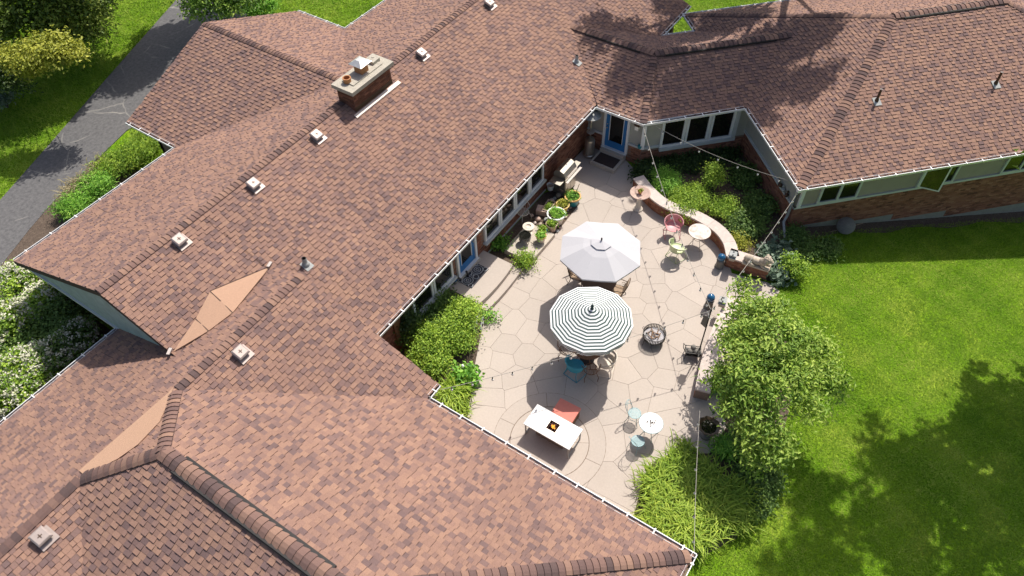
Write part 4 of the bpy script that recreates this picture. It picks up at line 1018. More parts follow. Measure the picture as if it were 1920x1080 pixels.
def striped_parasol():
    t = thing('parasol', 'dark green and white striped twelve sided parasol with scalloped valance', 'parasol', (12.71, 5.99, 0), math.radians(19.3))
    R, z0, z1, n, nb = 1.30, 2.2, 2.72, 12, 26
    def P(r, k, f=0.0):
        a = 2*math.pi*k/n; h = (R-r)/R; z = z0+(z1-z0)*(h**1.0)*(1-.10*math.sin(math.pi*h)); return (r*math.cos(a), r*math.sin(a), z)
    b = MB()
    for i in range(nb):
        e0, e1 = i+(.08 if i % 2 else 0), i+1+(.08 if i % 2 == 0 else 0); r0, r1 = R*max(1-e0/nb,0)+.001, R*max(1-e1/nb,0)+.001
        V = [P(r0, k) for k in range(n)]+[P(r1, k) for k in range(n)]
        b.add(V, [(k,(k+1)%n,n+(k+1)%n,n+k) for k in range(n)], 1 if i % 2 == 1 else 0)
    can = b.build('canopy', [M['awhite'], M['agreen']], t)
    b = MB(); seg = 6
    for k in range(n):
        A, B = V3(P(R,k)), V3(P(R,k+1))
        for sgi in range(seg):
            f0, f1 = sgi/seg, (sgi+1)/seg
            for band, (h0, h1) in enumerate(((0,.045),(.045,.085),(.085,.125),(.125,.17))):
                def pt(f, h):
                    p = A+(B-A)*f; o = V3((p.x, p.y, 0)).normalized(); dip = 1-.22*abs(2*f-1)**2 if h > .12 else 1
                    return p+o*(.02*math.sin(3*math.pi*f+k))*h/.17-V3((0,0,h*dip))
                b.add([pt(f0,h0),pt(f1,h0),pt(f1,h1),pt(f0,h1)], [(0,1,2,3)], (1,0,1,0)[band])
    b.build('valance', [M['awhite'], M['agreen']], t)
    b = MB().lathe([(.06,z1-.035),(.05,z1+.01),(.022,z1+.03),(.045,z1+.07),(.05,z1+.10),(.015,z1+.15),(.004,z1+.24)], 12); b.build('finial', M['agreen'], t, smooth=True)
    tube_part('pole', 'cream', [(0,0,0),(0,0,z1-.02)], .022, t, 10)
    for k in range(n):
        a = 2*math.pi*k/n; MB().bar((.05*math.cos(a),.05*math.sin(a),z1-.09), (R*.98*math.cos(a),R*.98*math.sin(a),z0-.015), .013, .013).build('rib', M['cream'], t)
        MB().bar((.04*math.cos(a),.04*math.sin(a),z0-.25), (R*.5*math.cos(a),R*.5*math.sin(a),z0+.2), .01, .01).build('strut', M['cream'], t)
    MB().lathe([(.24,0),(.24,.05),(.05,.09),(.03,.3)], 20).build('base', M['black'], t)
striped_parasol()

# ================================================================== chairs and tables
def mesh_disc(r, z, n=13, w=.011, c=(0,0)):
    """an expanded-metal disc: crossing strips with gaps"""
    b = MB()
    for k in range(n):
        x = -r+2*r*(k+.5)/n; h = math.sqrt(max(r*r-x*x, 0))
        b.bar((c[0]+x, c[1]-h, z), (c[0]+x, c[1]+h, z), w, .003); b.bar((c[0]-h, c[1]+x, z+.004), (c[0]+h, c[1]+x, z+.004), w, .003)
    return b
def ring_pts(r, z, n=24, c=(0,0), a0=0, a1=2*math.pi, sx=1): 
    k = n if abs(a1-a0-2*math.pi) < 1e-6 else n+1
    return [(c[0]+r*sx*math.cos(a0+(a1-a0)*i/n), c[1]+r*math.sin(a0+(a1-a0)*i/n), z) for i in range(k)]
def dining_chair(label, loc, rz, group):
    """faces +x: sling seat and back in a bent metal frame with looped arms"""
    t = thing('dining_chair', label, 'chair', loc, rz, group)
    s = MB(); s.hexa([(-.22,-.23,.41),(.24,-.23,.43),(.24,.23,.43),(-.22,.23,.41),(-.22,-.23,.425),(.24,-.23,.445),(.24,.23,.445),(-.22,.23,.425)]); s.build('seat', M['sling'], t)
    s = MB(); s.hexa([(-.25,-.23,.46),(-.25,.23,.46),(-.40,.19,.98),(-.40,-.19,.98),(-.235,-.23,.46),(-.235,.23,.46),(-.385,.19,.98),(-.385,-.19,.98)]); s.build('backrest', M['sling'], t)
    fr = []
    pts = [(-.23,-.25,.42),(-.40,-.22,.95),(-.43,-.10,1.03),(-.43,.10,1.03),(-.40,.22,.95),(-.23,.25,.42)]
    tube_part('back_frame', 'brown', pts, .016, t)
    tube_part('seat_frame', 'brown', [(-.23,-.25,.41),(.25,-.25,.44),(.25,.25,.44),(-.23,.25,.41)], .014, t, 6, True)
    for s_ in (-1, 1):
        tube_part('arm', 'brown', [(-.33,s_*.26,.68),(-.10,s_*.29,.70),(.15,s_*.30,.68),(.24,s_*.29,.62),(.22,s_*.27,.54),(.12,s_*.27,.52)], .014, t)
        tube_part('leg', 'brown', [(.22,s_*.27,.56),(.25,s_*.27,.25),(.28,s_*.27,.012)], .014, t); tube_part('leg', 'brown', [(-.20,s_*.25,.42),(-.24,s_*.26,.2),(-.33,s_*.27,.012)], .014, t)
        tube_part('scroll', 'brown', ring_pts(.07, 0, 10)[:0] or [(-.2+.06*math.cos(a), s_*.26, .55+.06*math.sin(a)) for a in np.linspace(0, 5.2, 10)], .008, t, 5)
    return t
def barrel_chair(label, loc, rz, m, group=None, seat_m=None, cut=True):
    """retro metal tub chair facing +x: round pan seat, wrap-round sheet back with a rolled rim, tube legs"""
    t = thing('tub_chair', label, 'chair', loc, rz, group)
    b = MB().lathe([(.001,.40),(.20,.40),(.25,.425),(.27,.44)], 24, cap=False); b.add([(0,0,.395)], [])
    b.build('seat', M[seat_m or m], t, smooth=True)
    b = MB(); n = 22; a0, a1 = math.radians(70), math.radians(290); V = []
    prof = [(.265,.44),(.285,.55),(.305,.66),(.325,.76)]
    for i in range(n+1):
        a = a0+(a1-a0)*i/n; e = abs(2*i/n-1); hi = 1-.42*e**2.2
        for r, z in prof: V.append((r*math.cos(a), r*1.06*math.sin(a), .44+(z-.44)*hi))
    F = []
    for i in range(n):
        for j in range(3):
            if cut and j == 1 and i in (3,4,5,6,15,16,17,18): continue
            F.append((i*4+j, (i+1)*4+j, (i+1)*4+j+1, i*4+j+1))
    o = len(V); V2 = [(x*.975, y*.975, z) for x, y, z in V]; b.add(V, F); b.add(V2, [f[::-1] for f in F]); b.build('backrest', M[m], t)
    rim = []
    for i in range(n+1):
        a = a0+(a1-a0)*i/n; e = abs(2*i/n-1); hi = 1-.42*e**2.2; rim.append((.327*math.cos(a), .327*1.06*math.sin(a), .44+.325*hi))
    tube_part('rim', m, rim, .017, t)
    tube_part('seat_rim', m, ring_pts(.27, .44, 24), .012, t, 6, True)
    for s_ in (-1, 1):
        tube_part('leg', m, [(.10,s_*.25,.43),(.22,s_*.27,.2),(.27,s_*.28,.012),(.05,s_*.29,.012),(-.25,s_*.27,.012)], .013, t)
        tube_part('leg', m, [(-.25,s_*.27,.012),(-.22,s_*.2,.25),(-.16,s_*.19,.43)], .013, t)
    tube_part('stretcher', m, [(-.25,-.27,.014),(-.25,.27,.014)], .012, t)
    return t
def bistro_chair(label, loc, rz, group):
    t = thing('bistro_chair', label, 'chair', loc, rz, group)
    mesh_disc(.185, .445, 13, .012).build('seat', M['aqua'], t); tube_part('seat_rim', 'aqua', ring_pts(.19, .447, 24), .010, t, 6, True)
    tube_part('back_frame', 'aqua', [(-.13,-.14,.44),(-.20,-.16,.62),(-.27,-.15,.80),(-.31,-.07,.88),(-.31,.07,.88),(-.27,.15,.80),(-.20,.16,.62),(-.13,.14,.44)], .009, t)
    tube_part('back_hoop', 'aqua', [(-.20,-.14,.62),(-.25,-.07,.74),(-.27,0,.77),(-.25,.07,.74),(-.20,.14,.62)], .007, t); tube_part('back_hoop', 'aqua', [(-.29,-.11,.84),(-.28,0,.80),(-.29,.11,.84)], .007, t)
    for x, y in ((.12,-.14),(.12,.14),(-.12,-.14),(-.12,.14)): tube_part('leg', 'aqua', [(x,y,.44),(x*1.3,y*1.15,.22),(x*1.75,y*1.3,.012)], .009, t)
    tube_part('brace', 'aqua', ring_pts(.16, .24, 16), .006, t, 5, True)
    return t
def wire_chair(label, loc, rz, m, group):
    """ornate bent-wire armchair facing +x"""
    t = thing('wire_chair', label, 'chair', loc, rz, group)
    mesh_disc(.22, .44, 9, .009).build('seat', M[m], t); tube_part('seat_rim', m, ring_pts(.225, .442, 22), .010, t, 6, True)
    n = 9; a0, a1 = math.radians(95), math.radians(265)
    tube_part('back_frame', m, [(.30*math.cos(a), .30*math.sin(a), .86-.18*abs((a-math.pi)/1.48)**2) for a in np.linspace(a0-.35, a1+.35, 18)], .011, t)
    for i in range(n):
        a = a0+(a1-a0)*i/(n-1); z = .86-.18*abs((a-math.pi)/1.48)**2
        tube_part('back_wire', m, [(.22*math.cos(a), .22*math.sin(a), .44), (.30*math.cos(a+.12), .30*math.sin(a+.12), .62), (.30*math.cos(a), .30*math.sin(a), z)], .006, t, 5)
    for x, y in ((.15,-.15),(.15,.15),(-.15,-.15),(-.15,.15)): tube_part('leg', m, [(x,y,.44),(x*1.5,y*1.5,.25),(x*1.4,y*1.4,.012)], .011, t)
    return t
def round_table(name, label, loc, r, m, leg_m, rim_m, h=.72):
    t = thing(name, label, 'table', loc)
    MB().lathe([(r*.97,h-.02),(r,h-.012),(r,h),(r*.985,h+.004)], 40).build('table_top', M[m], t); tube_part('rim', rim_m, ring_pts(r+.004, h-.008, 36), .010, t, 6, True)
    for k in range(4):
        a = math.pi/4+k*math.pi/2; c, s_ = math.cos(a), math.sin(a)
        tube_part('leg', leg_m, [(.7*r*c,.7*r*s_,h-.02),(.35*r*c,.35*r*s_,h*.5),(.85*r*c,.85*r*s_,.012)], .012, t)
    tube_part('brace', leg_m, ring_pts(.36*r, h*.48, 18), .009, t, 5, True)
    return t
G_D1 = 'brown metal chairs at the grey parasol table'
round_table('dining_table', 'round brown metal dining table mostly hidden below the grey parasol', (15.36,7.10,0), .62, 'brown', 'brown', 'brown')
def face(loc, target): return math.atan2(target[1]-loc[1], target[0]-loc[0])
def chair_at(px, py, z=.44): p = at(px, py, z); return (p.x, p.y, 0)
c = chair_at(1086, 516); dining_chair('brown sling dining chair poking out left of the grey parasol', c, face(c, (15.4,7.1)), G_D1)
c = chair_at(1155, 543); dining_chair('brown sling dining chair right of the striped parasol top, back to the fire pit', c, face(c, (15.3,7.2)), G_D1)
c = chair_at(1118, 530); dining_chair('brown dining chair between the two parasols, seat half hidden', c, face(c, (15.4,7.1)), G_D1)
c = (15.9, 8.05, 0); dining_chair('brown dining chair under the grey parasol nearest the flower pots', c, face(c, (15.36,7.1)), G_D1)
G_D2 = 'mixed chairs at the striped parasol table'
round_table('dining_table', 'round rust red metal table hidden below the striped parasol', (12.72,6.0,0), .52, 'rust', 'rust', 'rust')
c = chair_at(1079, 686); barrel_chair('turquoise metal tub chair in the striped parasol shade', c, face(c, (12.6,5.95)), 'turq', G_D2, cut=False)
c = chair_at(1136, 679); barrel_chair('cream white metal tub chair beside the rusty wire armchair', c, face(c, (12.5,5.9)), 'cream', G_D2)
c = chair_at(1062, 656); wire_chair('rusty bent wire armchair left of the turquoise tub chair', c, face(c, (12.6,6.0)), 'rust', G_D2)
c = chair_at(1108, 692); wire_chair('rusty bent wire armchair between turquoise and cream tub chairs', c, face(c, (12.6,5.9)), 'rust', G_D2)
c = chair_at(1262, 425); barrel_chair('pink enamel tub chair with rusty seat by the curved wall', c, face(c, (18.5,5.6)), 'pink', None)
c = chair_at(1270, 466); barrel_chair('pale lime green tub chair facing the rusty white table', c, face(c, (19.2,5.2)), 'lime', None)
tb = at(1312, 434, .72); round_table('garden_table', 'round white table with flaking rust stains by the curved wall', (tb.x, tb.y, 0), .405, 'rusttop', 'cream', 'rust')
tb = at(1221, 793, .72); BT_ = (tb.x, tb.y); round_table('bistro_table', 'clean white round bistro table by the daylilies', (tb.x, tb.y, 0), .35, 'whitetop', 'aqua', 'aqua')
c = chair_at(1190, 775); bistro_chair('aqua bistro chair on the umbrella side of the white bistro table', c, face(c, BT_)+.35, 'aqua bistro chairs')
c = chair_at(1196, 827); bistro_chair('aqua bistro chair between white bistro table and daylilies', c, face(c, BT_)-.2, 'aqua bistro chairs')
def posy():
    t = thing('table_ornament', 'small dark metal flower ornament on the white bistro table', 'ornament', (BT_[0], BT_[1]-.02, .725))
    for k in range(7):
        a = k*2.4; r = .03+.018*k; b = MB()
        b.ball((r*math.cos(a), r*math.sin(a), .03+.01*(k % 3)), .02, 8, 5); b.build('bloom', M['brown'], t)
        tube_part('stem', 'brown', [(0,0,.004),(r*math.cos(a)*.6, r*math.sin(a)*.6,.02),(r*math.cos(a), r*math.sin(a),.03)], .004, t, 4)
posy()
def fire_table():
    ang = 0.0; c = (9.655, 5.45); t = thing('fire_table', 'long white topped fire table with square burner alight', 'fire table', (c[0], c[1], 0))
    L, W, h = 1.60, .80, .64; s = .18
    # the top leaves a square opening for the burner
    b = MB()
    for cx, cy, dx, dy in ((0,(L/2+s)/2,W,L/2-s),(0,-(L/2+s)/2,W,L/2-s),((W/2+s)/2,0,W/2-s,2*s),(-(W/2+s)/2,0,W/2-s,2*s)): b.box((cx,cy,h-.02), (dx,dy,.04))
    b.build('table_top', M['whitetop'], t)
    b = MB()
    for sx in (-1,1): b.box((sx*(s-.01),0,h-.005), (.02,2*s,.03)); b.box((0,sx*(s-.01),h-.005), (2*s-.04,.02,.03))
    b.box((0,0,h-.09), (2*s-.04,2*s-.04,.02)); tr = b.build('burner_tray', M['steel'], t)
    rr = random.Random(2); b = MB()
    for k in range(90):
        x, y = rr.uniform(-s+.03,s-.03), rr.uniform(-s+.03,s-.03); b.ball((x,y,h-.07+rr.uniform(0,.03)), rr.uniform(.012,.024), 5, 4, sz=.8)
    b.build('lava_rocks', M['lava'], tr, kind='stuff')
    b = MB()
    for k in range(7):
        x, y = rr.uniform(-.05,.05), rr.uniform(-.07,.07); hh = rr.uniform(.06,.16); b.lathe([(.016,0),(.022,.03),(.012,hh*.6),(.001,hh)], 6, (x,y,h-.05))
    b.build('flame', M['flame'], t, smooth=True)
    for sx in (-1,1):
        for sy in (-1,1): MB().box((sx*(W/2-.05), sy*(L/2-.05), (h-.04)/2), (.035,.035,h-.04)).build('leg', M['grey'], t)
    MB().box((0,0,.30), (.42,.95,.52)).build('burner_cabinet', M['pedestal'], t)
    for sy in (-1,1): MB().box((0,sy*(L/2-.05),.06), (W-.14,.03,.03)).build('brace', M['grey'], t)
fire_table()
def coral_bench():
    p = at(1060, 772, .44); t = thing('storage_bench', 'wooden storage bench with coral red cushion lid behind the fire table', 'bench', (p.x, p.y, 0), math.radians(2))
    MB().box((0,0,.19), (.62,.66,.38)).build('chest', M['wood'], t); MB().box((0,0,.42), (.68,.72,.08)).build('cushion', M['coral'], t)
    for k in range(4): MB().box((-.316,-.24+.16*k,.19), (.012,.14,.34)).build('slat', M['wood'], t)
    for k in range(4): MB().box((-.24+.16*k,-.336,.19), (.14,.012,.34)).build('slat', M['wood'], t)
coral_bench()
def fire_pit():
    p = at(1227.5, 624, .42); t = thing('fire_pit', 'round black slatted iron fire pit full of pale ash', 'fire pit', (p.x, p.y, 0)); r, n = .37, 44
    for k in range(n):
        a = 2*math.pi*k/n; MB().box((r*math.cos(a), r*math.sin(a), .33), (.006,.028,.19), rz=a).build('slat', M['black'], t)
    tube_part('top_ring', 'black', ring_pts(r, .43, 32), .013, t, 6, True); tube_part('bottom_ring', 'black', ring_pts(r, .235, 32), .012, t, 6, True)
    MB().lathe([(.10,.10),(.25,.14),(.36,.235),(.37,.24),(.36,.25),(.25,.165),(.10,.13)], 28).build('bowl', M['black'], t)
    b = MB(); rr = random.Random(8); n1 = 22
    V = [(0,0,.31)]; F = []
    for j in range(1, 6):
        for k in range(n1):
            a = 2*math.pi*k/n1; q = .345*j/5; V.append((q*math.cos(a), q*math.sin(a), .32-.05*(j/5)**2+rr.uniform(-.02,.02)))
    F += [(0, 1+k, 1+(k+1) % n1) for k in range(n1)]
    for j in range(4):
        for k in range(n1): a_, b_ = 1+j*n1+k, 1+j*n1+(k+1) % n1; F.append((a_, a_+n1, b_+n1, b_))
    b.add(V, F); b.build('ash_bed', M['ash'], t, smooth=True)
    for (x, y, a, L) in ((-.05,.06,.4,.34),(.06,-.05,1.9,.22),(-.12,-.08,2.6,.26),(.1,.12,.9,.2),(.15,-.05,.2,.2),(-.16,.08,1.2,.2),(.0,.18,2.9,.22),(.02,-.17,.1,.24),(-.05,-.02,1.4,.2)):
        MB().tube([(x-L/2*math.cos(a), y-L/2*math.sin(a), .345), (x+L/2*math.cos(a), y+L/2*math.sin(a), .36)], .018, 7).build('charred_log', M['log'], t)
    for k in range(4):
        a = math.pi/4+k*math.pi/2+.3; tube_part('leg', 'black', [(.36*math.cos(a),.36*math.sin(a),.30),(.42*math.cos(a),.42*math.sin(a),.16),(.43*math.cos(a),.43*math.sin(a),.012)], .014, t)
    for s_ in (-1,1): tube_part('handle', 'black', [(s_*.06, .375*1, .40),(s_*.03,.43,.41),(-s_*.03,.43,.41)], .009, t)
fire_pit()
def birdbath():
    p = at(1196, 392); t = thing('birdbath', 'pink stone birdbath on fluted pedestal with small terracotta pot in its bowl', 'birdbath', (p.x, p.y, 0))
    MB().lathe([(.19,0),(.19,.05),(.15,.09),(.11,.16),(.095,.4),(.10,.62),(.13,.70)], 22).build('pedestal', M['creampot'], t, smooth=False)
    MB().lathe([(.12,.70),(.24,.74),(.385,.84),(.40,.87),(.385,.88),(.34,.87),(.20,.80),(.001,.785)], 34, cap=False).build('bowl', M['pinkpot'], t, smooth=True)
    q = thing('plant_pot', 'tiny terracotta pot of greens sitting in the birdbath bowl', 'pot', (p.x+.02, p.y+.02, .79))
    MB().lathe([(.06,0),(.085,.12),(.095,.12),(.095,.16),(.08,.16),(.075,.12)], 16, cap=False).build('pot', M['terra'], q); return q
TINY = birdbath()
def shell_bath():
    p = at(1329, 800, .5); t = thing('birdbath', 'dark brown shell shaped basin on a stone stand beneath the leafy tree', 'birdbath', (p.x, p.y, 0))
    n = 40; V = []; prof = [(.03,.42),(.20,.44),(.30,.50),(.335,.55),(.31,.55),(.20,.475),(.02,.455)]
    for r, z in prof:
        for k in range(n):
            a = 2*math.pi*k/n; w_ = 1+.05*math.cos(10*a)*(r/.34)**2; V.append((r*w_*math.cos(a), r*w_*math.sin(a), z))
    m_ = len(prof); F = [(i*n+k, i*n+(k+1) % n, (i+1)*n+(k+1) % n, (i+1)*n+k) for i in range(m_-1) for k in range(n)]+[tuple((m_-1)*n+k for k in range(n))]
    MB().add(V, F).build('basin', M['shell'], t, smooth=True)
    MB().lathe([(.20,0),(.20,.06),(.11,.12),(.10,.38),(.15,.44)], 18).build('stand', M['pedestal'], t)
    MB().lathe([(.235,.492),(.235,.496)], 26).build('water', M['glass'], t)
shell_bath()
def gazing(label, px, py):
    p = at(px, py); t = thing('gazing_ball', label, 'garden ball', (p.x, p.y, 0), 0, 'blue balls on pedestals')
    MB().lathe([(.16,0),(.165,.04),(.14,.06),(.13,.32),(.15,.36),(.10,.40)], 20).build('pedestal', M['pedestal'], t)
    MB().ball((0,0,.50), .145, 20, 14).build('ball', M['bluegl'], t, smooth=True)
gazing('bright blue glazed ball on a grey pedestal at the curved wall end', 1348, 500); gazing('darker blue ball on grey pedestal by the leafy tree wall', 1328, 575)
def wall_lantern(label, px, py, hh):
    p = at(px, py, hh); t = thing('stone_lantern', label, 'lantern', (p.x, p.y, hh), math.radians(12), 'square stone lanterns on the walls')
    MB().box((0,0,.07), (.20,.20,.14)).build('block', M['stone'], t); MB().box((0,0,.155), (.27,.27,.03)).build('slab', M['grey'], t)
    b = MB(); 
    for sx in (-1,1):
        for sy in (-1,1): b.box((sx*.075,sy*.075,.22), (.03,.03,.10))
    b.build('posts', M['grey'], t); MB().box((0,0,.285), (.25,.25,.03)).build('roof_slab', M['grey'], t)
    for sx in (-1,1): MB().ball((sx*.08,.0,.32), .03, 8, 6).build('finial', M['grey'], t)
wall_lantern('square stone lantern on the curved wall end beside the lion', 1372, 486, .52); wall_lantern('square grey stone lantern on the cap near the leafy tree', 1353, 572, .48)
def lion():
    p = at(1418, 497, .52); ang = math.atan2(B_.y-A_.y, B_.x-A_.x); t = thing('lion_statue', 'reclining sandstone lion statue on the short brick wall', 'statue', (p.x, p.y, .52), ang)
    MB().box((0,0,.03), (.95,.34,.06)).build('plinth', M['stone'], t)
    b = MB(); b.ball((-.28,0,.20), .17, 14, 10, sx=1.15, sy=.85, sz=.95); b.ball((-.05,0,.19), .14, 14, 10, sx=1.7, sy=.85, sz=.9); b.ball((.18,0,.24), .16, 14, 10, sx=1.0, sy=.85, sz=1.1); b.build('body', M['stone'], t, smooth=True)
    b = MB(); b.ball((.30,0,.40), .17, 14, 10, sx=.85, sy=.95, sz=1.05)
    for k in range(14):
        a = 2*math.pi*k/14; b.ball((.27,.15*math.cos(a),.40+.16*math.sin(a)), .055, 7, 5)
    b.build('mane', M['stone'], t, smooth=True)
    b = MB(); b.ball((.40,0,.40), .10, 12, 9, sx=.9); b.ball((.475,0,.365), .06, 10, 7, sy=1.1, sz=.8)
    for s_ in (-1,1): b.ball((.36,s_*.10,.50), .03, 8, 6)
    b.build('head', M['stone'], t, smooth=True)
    for s_ in (-1,1):
        MB().tube([(.16,s_*.10,.16),(.30,s_*.11,.09),(.46,s_*.11,.085)], .055, 9, r2=.045).build('front_leg', M['stone'], t, smooth=True)
        MB().tube([(-.30,s_*.13,.20),(-.18,s_*.16,.12),(-.05,s_*.16,.085)], .075, 9, r2=.045).build('hind_leg', M['stone'], t, smooth=True)
    MB().tube([(-.44,0,.16),(-.47,.08,.09),(-.38,.16,.085),(-.26,.17,.085)], .025, 7).build('tail', M['stone'], t, smooth=True)
lion()
def ball_cart():
    p = at(1297, 667); t = thing('iron_cart', 'small black iron cart holding four stone balls against the wall', 'cart', (p.x, p.y, 0), math.radians(-65))
    b = MB(); 
    for sx in (-1,1): b.bar((sx*.24,-.15,.34), (sx*.24,.15,.34), .02, .02)
    for sy in (-1,1): b.bar((-.24,sy*.15,.34), (.24,sy*.15,.34), .02, .02); b.bar((-.24,sy*.15,.20), (.24,sy*.15,.20), .02, .02)
    for k in range(7): b.bar((-.24+.08*k,-.15,.195), (-.24+.08*k,.15,.195), .012, .012)
    for sx in (-1,1):
        for sy in (-1,1): b.bar((sx*.24,sy*.15,.012), (sx*.24,sy*.15,.36), .022, .022)
    b.build('frame', M['black'], t)
    tube_part('handle', 'black', [(-.24,-.12,.34),(-.34,-.10,.50),(-.34,.10,.50),(-.24,.12,.34)], .012, t)
    MB().box((0,0,.215), (.46,.28,.01)).build('tray', M['black'], t)
    for k, (x, y, z, r) in enumerate(((-.11,-.05,.31,.095),(.10,-.05,.31,.095),(-.01,.06,.40,.09),(.15,.07,.29,.075))):
        o = MB().ball((0,0,0), r, 14, 10).build('stone_ball', M['pedestal'], None, smooth=True); R = Matrix.Rotation(math.radians(-65), 3, 'Z'); o.location = V3((p.x,p.y,0))+R@V3((x,y,z))
        tag(o, ('stone ball in the iron cart, near end','stone ball in the iron cart, at the handle end','topmost stone ball heaped on the iron cart','smallest stone ball in the iron cart corner')[k], 'stone ball', 'stone balls in the iron cart')
ball_cart()
POST = at(1309, 664); PT = V3((POST.x, POST.y, 2.35))
def light_post():
    t = thing('light_post', 'slim dark post with white knotted rope and pennant holding the string lights', 'post', (POST.x, POST.y, 0))
    tube_part('pole', 'black', [(0,0,0),(0,0,2.35)], .022, t, 8); MB().lathe([(.12,0),(.12,.03),(.03,.06)], 16).build('base', M['black'], t)
    b = MB(); b.hexa([(-.015,.0,1.45),(.015,.0,1.45),(.015,.20,1.55),(-.015,.20,1.55),(-.015,.0,2.05),(.015,.0,2.05),(.015,.17,2.0),(-.015,.17,2.0)]); b.build('pennant', M['pedestal'], t)
    tube_part('rope_tie', 'white', [(.02,-.05,2.32),(.06,.03,2.25),(-.02,.10,2.18),(.05,.06,2.08),(-.04,.0,2.02),(.03,-.08,1.95)], .016, t)
    MB().ball((0,0,2.37), .035, 10, 7).build('finial', M['black'], t)
light_post()
# ================================================================== cooking corner
def grill():
    p = at(1053, 332); t = thing('grill', 'stainless steel gas grill with closed lid against the brick wall', 'grill', (19.35, 10.85, 0), 0)
    MB().box((0,0,.40), (.86,.52,.70)).build('cabinet', M['steel'], t)
    for sx in (-1,1):
        MB().box((sx*.205,-.268,.42), (.39,.016,.60)).build('cabinet_door', M['steel'], t); MB().bar((sx*.05,-.29,.50), (sx*.05,-.29,.66), .016, .016).build('door_handle', M['flash'], t)
        MB().box((sx*.62,0,.87), (.36,.50,.03)).build('side_shelf', M['steel'], t)
    MB().box((0,-.27,.81), (.90,.06,.12)).build('control_panel', M['steel'], t)
    for k in range(5): MB().lathe([(.028,0),(.022,.03)], 12, (0,0,0)).build('knob', M['socket'], t).matrix_local = Matrix.Translation((-.3+.15*k,-.30,.81)) @ Matrix.Rotation(math.radians(90), 4, 'X')
    b = MB(); prof = [(-.27,.88),(-.27,1.0),(-.17,1.16),(.0,1.24),(.16,1.20),(.26,1.05),(.26,.88)]; n = len(prof)
    b.add([(-.42,y,z) for y, z in prof]+[(.42,y,z) for y, z in prof], [(i, (i+1) % n, n+(i+1) % n, n+i) for i in range(n)]+[tuple(range(n-1,-1,-1)), tuple(range(n,2*n))]); b.build('lid', M['steel'], t)
    MB().bar((-.36,-.33,1.02), (.36,-.33,1.02), .03, .03).build('lid_handle', M['flash'], t); MB().box((0,-.40,.885), (1.10,.10,.025)).build('front_rail', M['flash'], t)
    for sx in (-1,1):
        for sy in (-1,1): MB().lathe([(.035,0),(.035,.05)], 10, (sx*.38,sy*.2,0)).build('caster', M['socket'], t)
grill()
def patio_heater():
    p = at(1107, 290); t = thing('patio_heater', 'tall steel mushroom patio heater in the corner by the far blue door', 'heater', (21.62, 11.02, 0))
    MB().lathe([(.23,.05),(.24,.06),(.24,.11),(.20,.14)], 24).build('base', M['steel'], t)
    MB().lathe([(.205,.14),(.205,.80),(.19,.86),(.05,.90)], 24).build('tank_cover', M['steel'], t, smooth=False)
    tube_part('pole', 'steel', [(0,0,.9),(0,0,1.95)], .022, t, 10)
    MB().lathe([(.03,1.18),(.16,1.22),(.165,1.24),(.03,1.25)], 24).build('shelf', M['metal'], t); MB().lathe([(.085,1.75),(.10,1.78),(.10,1.98),(.06,2.0)], 18).build('burner_head', M['steel'], t)
    MB().lathe([(.38,2.05),(.385,2.06),(.22,2.13),(.05,2.17),(.001,2.175)], 32, cap=False).build('reflector', M['grey'], t)
    for k in range(3): a = k*2.1; MB().lathe([(.03,0),(.03,.05)], 8, (.19*math.cos(a), .19*math.sin(a), 0)).build('caster', M['socket'], t)
patio_heater()
# ================================================================== pots by the wall
POTS = []
def pot(label, px, py, h, r, m, rim, loc=None, base=.72, z=0.0):
    r *= 1.1; p = V3(loc) if loc else at(px, py, z+h); t = thing('plant_pot', label, 'pot', (p.x, p.y, z))
    MB().lathe([(r*base,0),(r*.98,h*.80),(r,h*.86),(r*.88,h*.86),(r*.80,h*.55)], 26, cap=False).build('pot', M[m], t, smooth=False)
    MB().lathe([(r*1.0,h*.84),(r*1.10,h*.88),(r*1.10,h),(r*.93,h),(r*.90,h*.84)], 26, cap=False).build('rim', M[rim], t)
    MB().lathe([(r*.90,h*.86),(.001,h*.88)], 22, cap=False).build('potting_soil', M['soil'], t); POTS.append((t, r*.86, h*.88)); return t
pot('large turquoise pot with ochre rim and bamboo stake', 1074, 367, .42, .27, 'teal', 'ochre')
pot('mustard yellow pot between turquoise pot and big white pot', 1055, 383, .34, .225, 'yellow', 'yellow')
pot('widest pot, white with dense bright greens', 1043, 400, .46, .30, 'creampot', 'white')
pot('stone pink pot of greens just below the widest white pot', 1034.5, 419, .36, .19, 'pinkpot', 'pinkpot')
pot('small teal rimmed pot between urn and cream pot', 1018, 430, .30, .135, 'teal', 'teal', z=.0)
pot('small cream pot with orange rim at the concrete platform edge', 1014.5, 441, .30, .17, 'creampot', 'ochre', z=.19)
def stake():
    t, r, h = POTS[0]; p = t.location; o = MB().tube([(p.x+.0,p.y-.05,.30),(p.x+.16,p.y-.17,1.0)], .012, 6).build('garden_stake', M['wood']); tag(o, 'thin bamboo stake leaning in the turquoise pot', 'stake')
stake()
def urn():
    p = at(991, 428, .5); t = thing('urn', 'ornate cream urn planter with wide rim on the concrete platform', 'urn', (p.x, p.y, .19))
    MB().lathe([(.13,0),(.13,.03),(.06,.07),(.06,.12),(.14,.2),(.17,.30),(.16,.38)], 22).build('body', M['creampot'], t, smooth=False)
    MB().lathe([(.15,.38),(.215,.40),(.22,.42),(.16,.425),(.10,.44),(.085,.40),(.001,.37)], 26, cap=False).build('rim', M['creampot'], t)
    for k in range(12): a = k*math.pi/6; MB().ball((.17*math.cos(a), .17*math.sin(a), .27), .022, 7, 5).build('boss', M['creampot'], t)
urn()
p = at(981, 412); wire_chair('tan bent wire chair standing behind the ornate urn', (p.x, p.y, -.02), -1.9, 'cream', None)
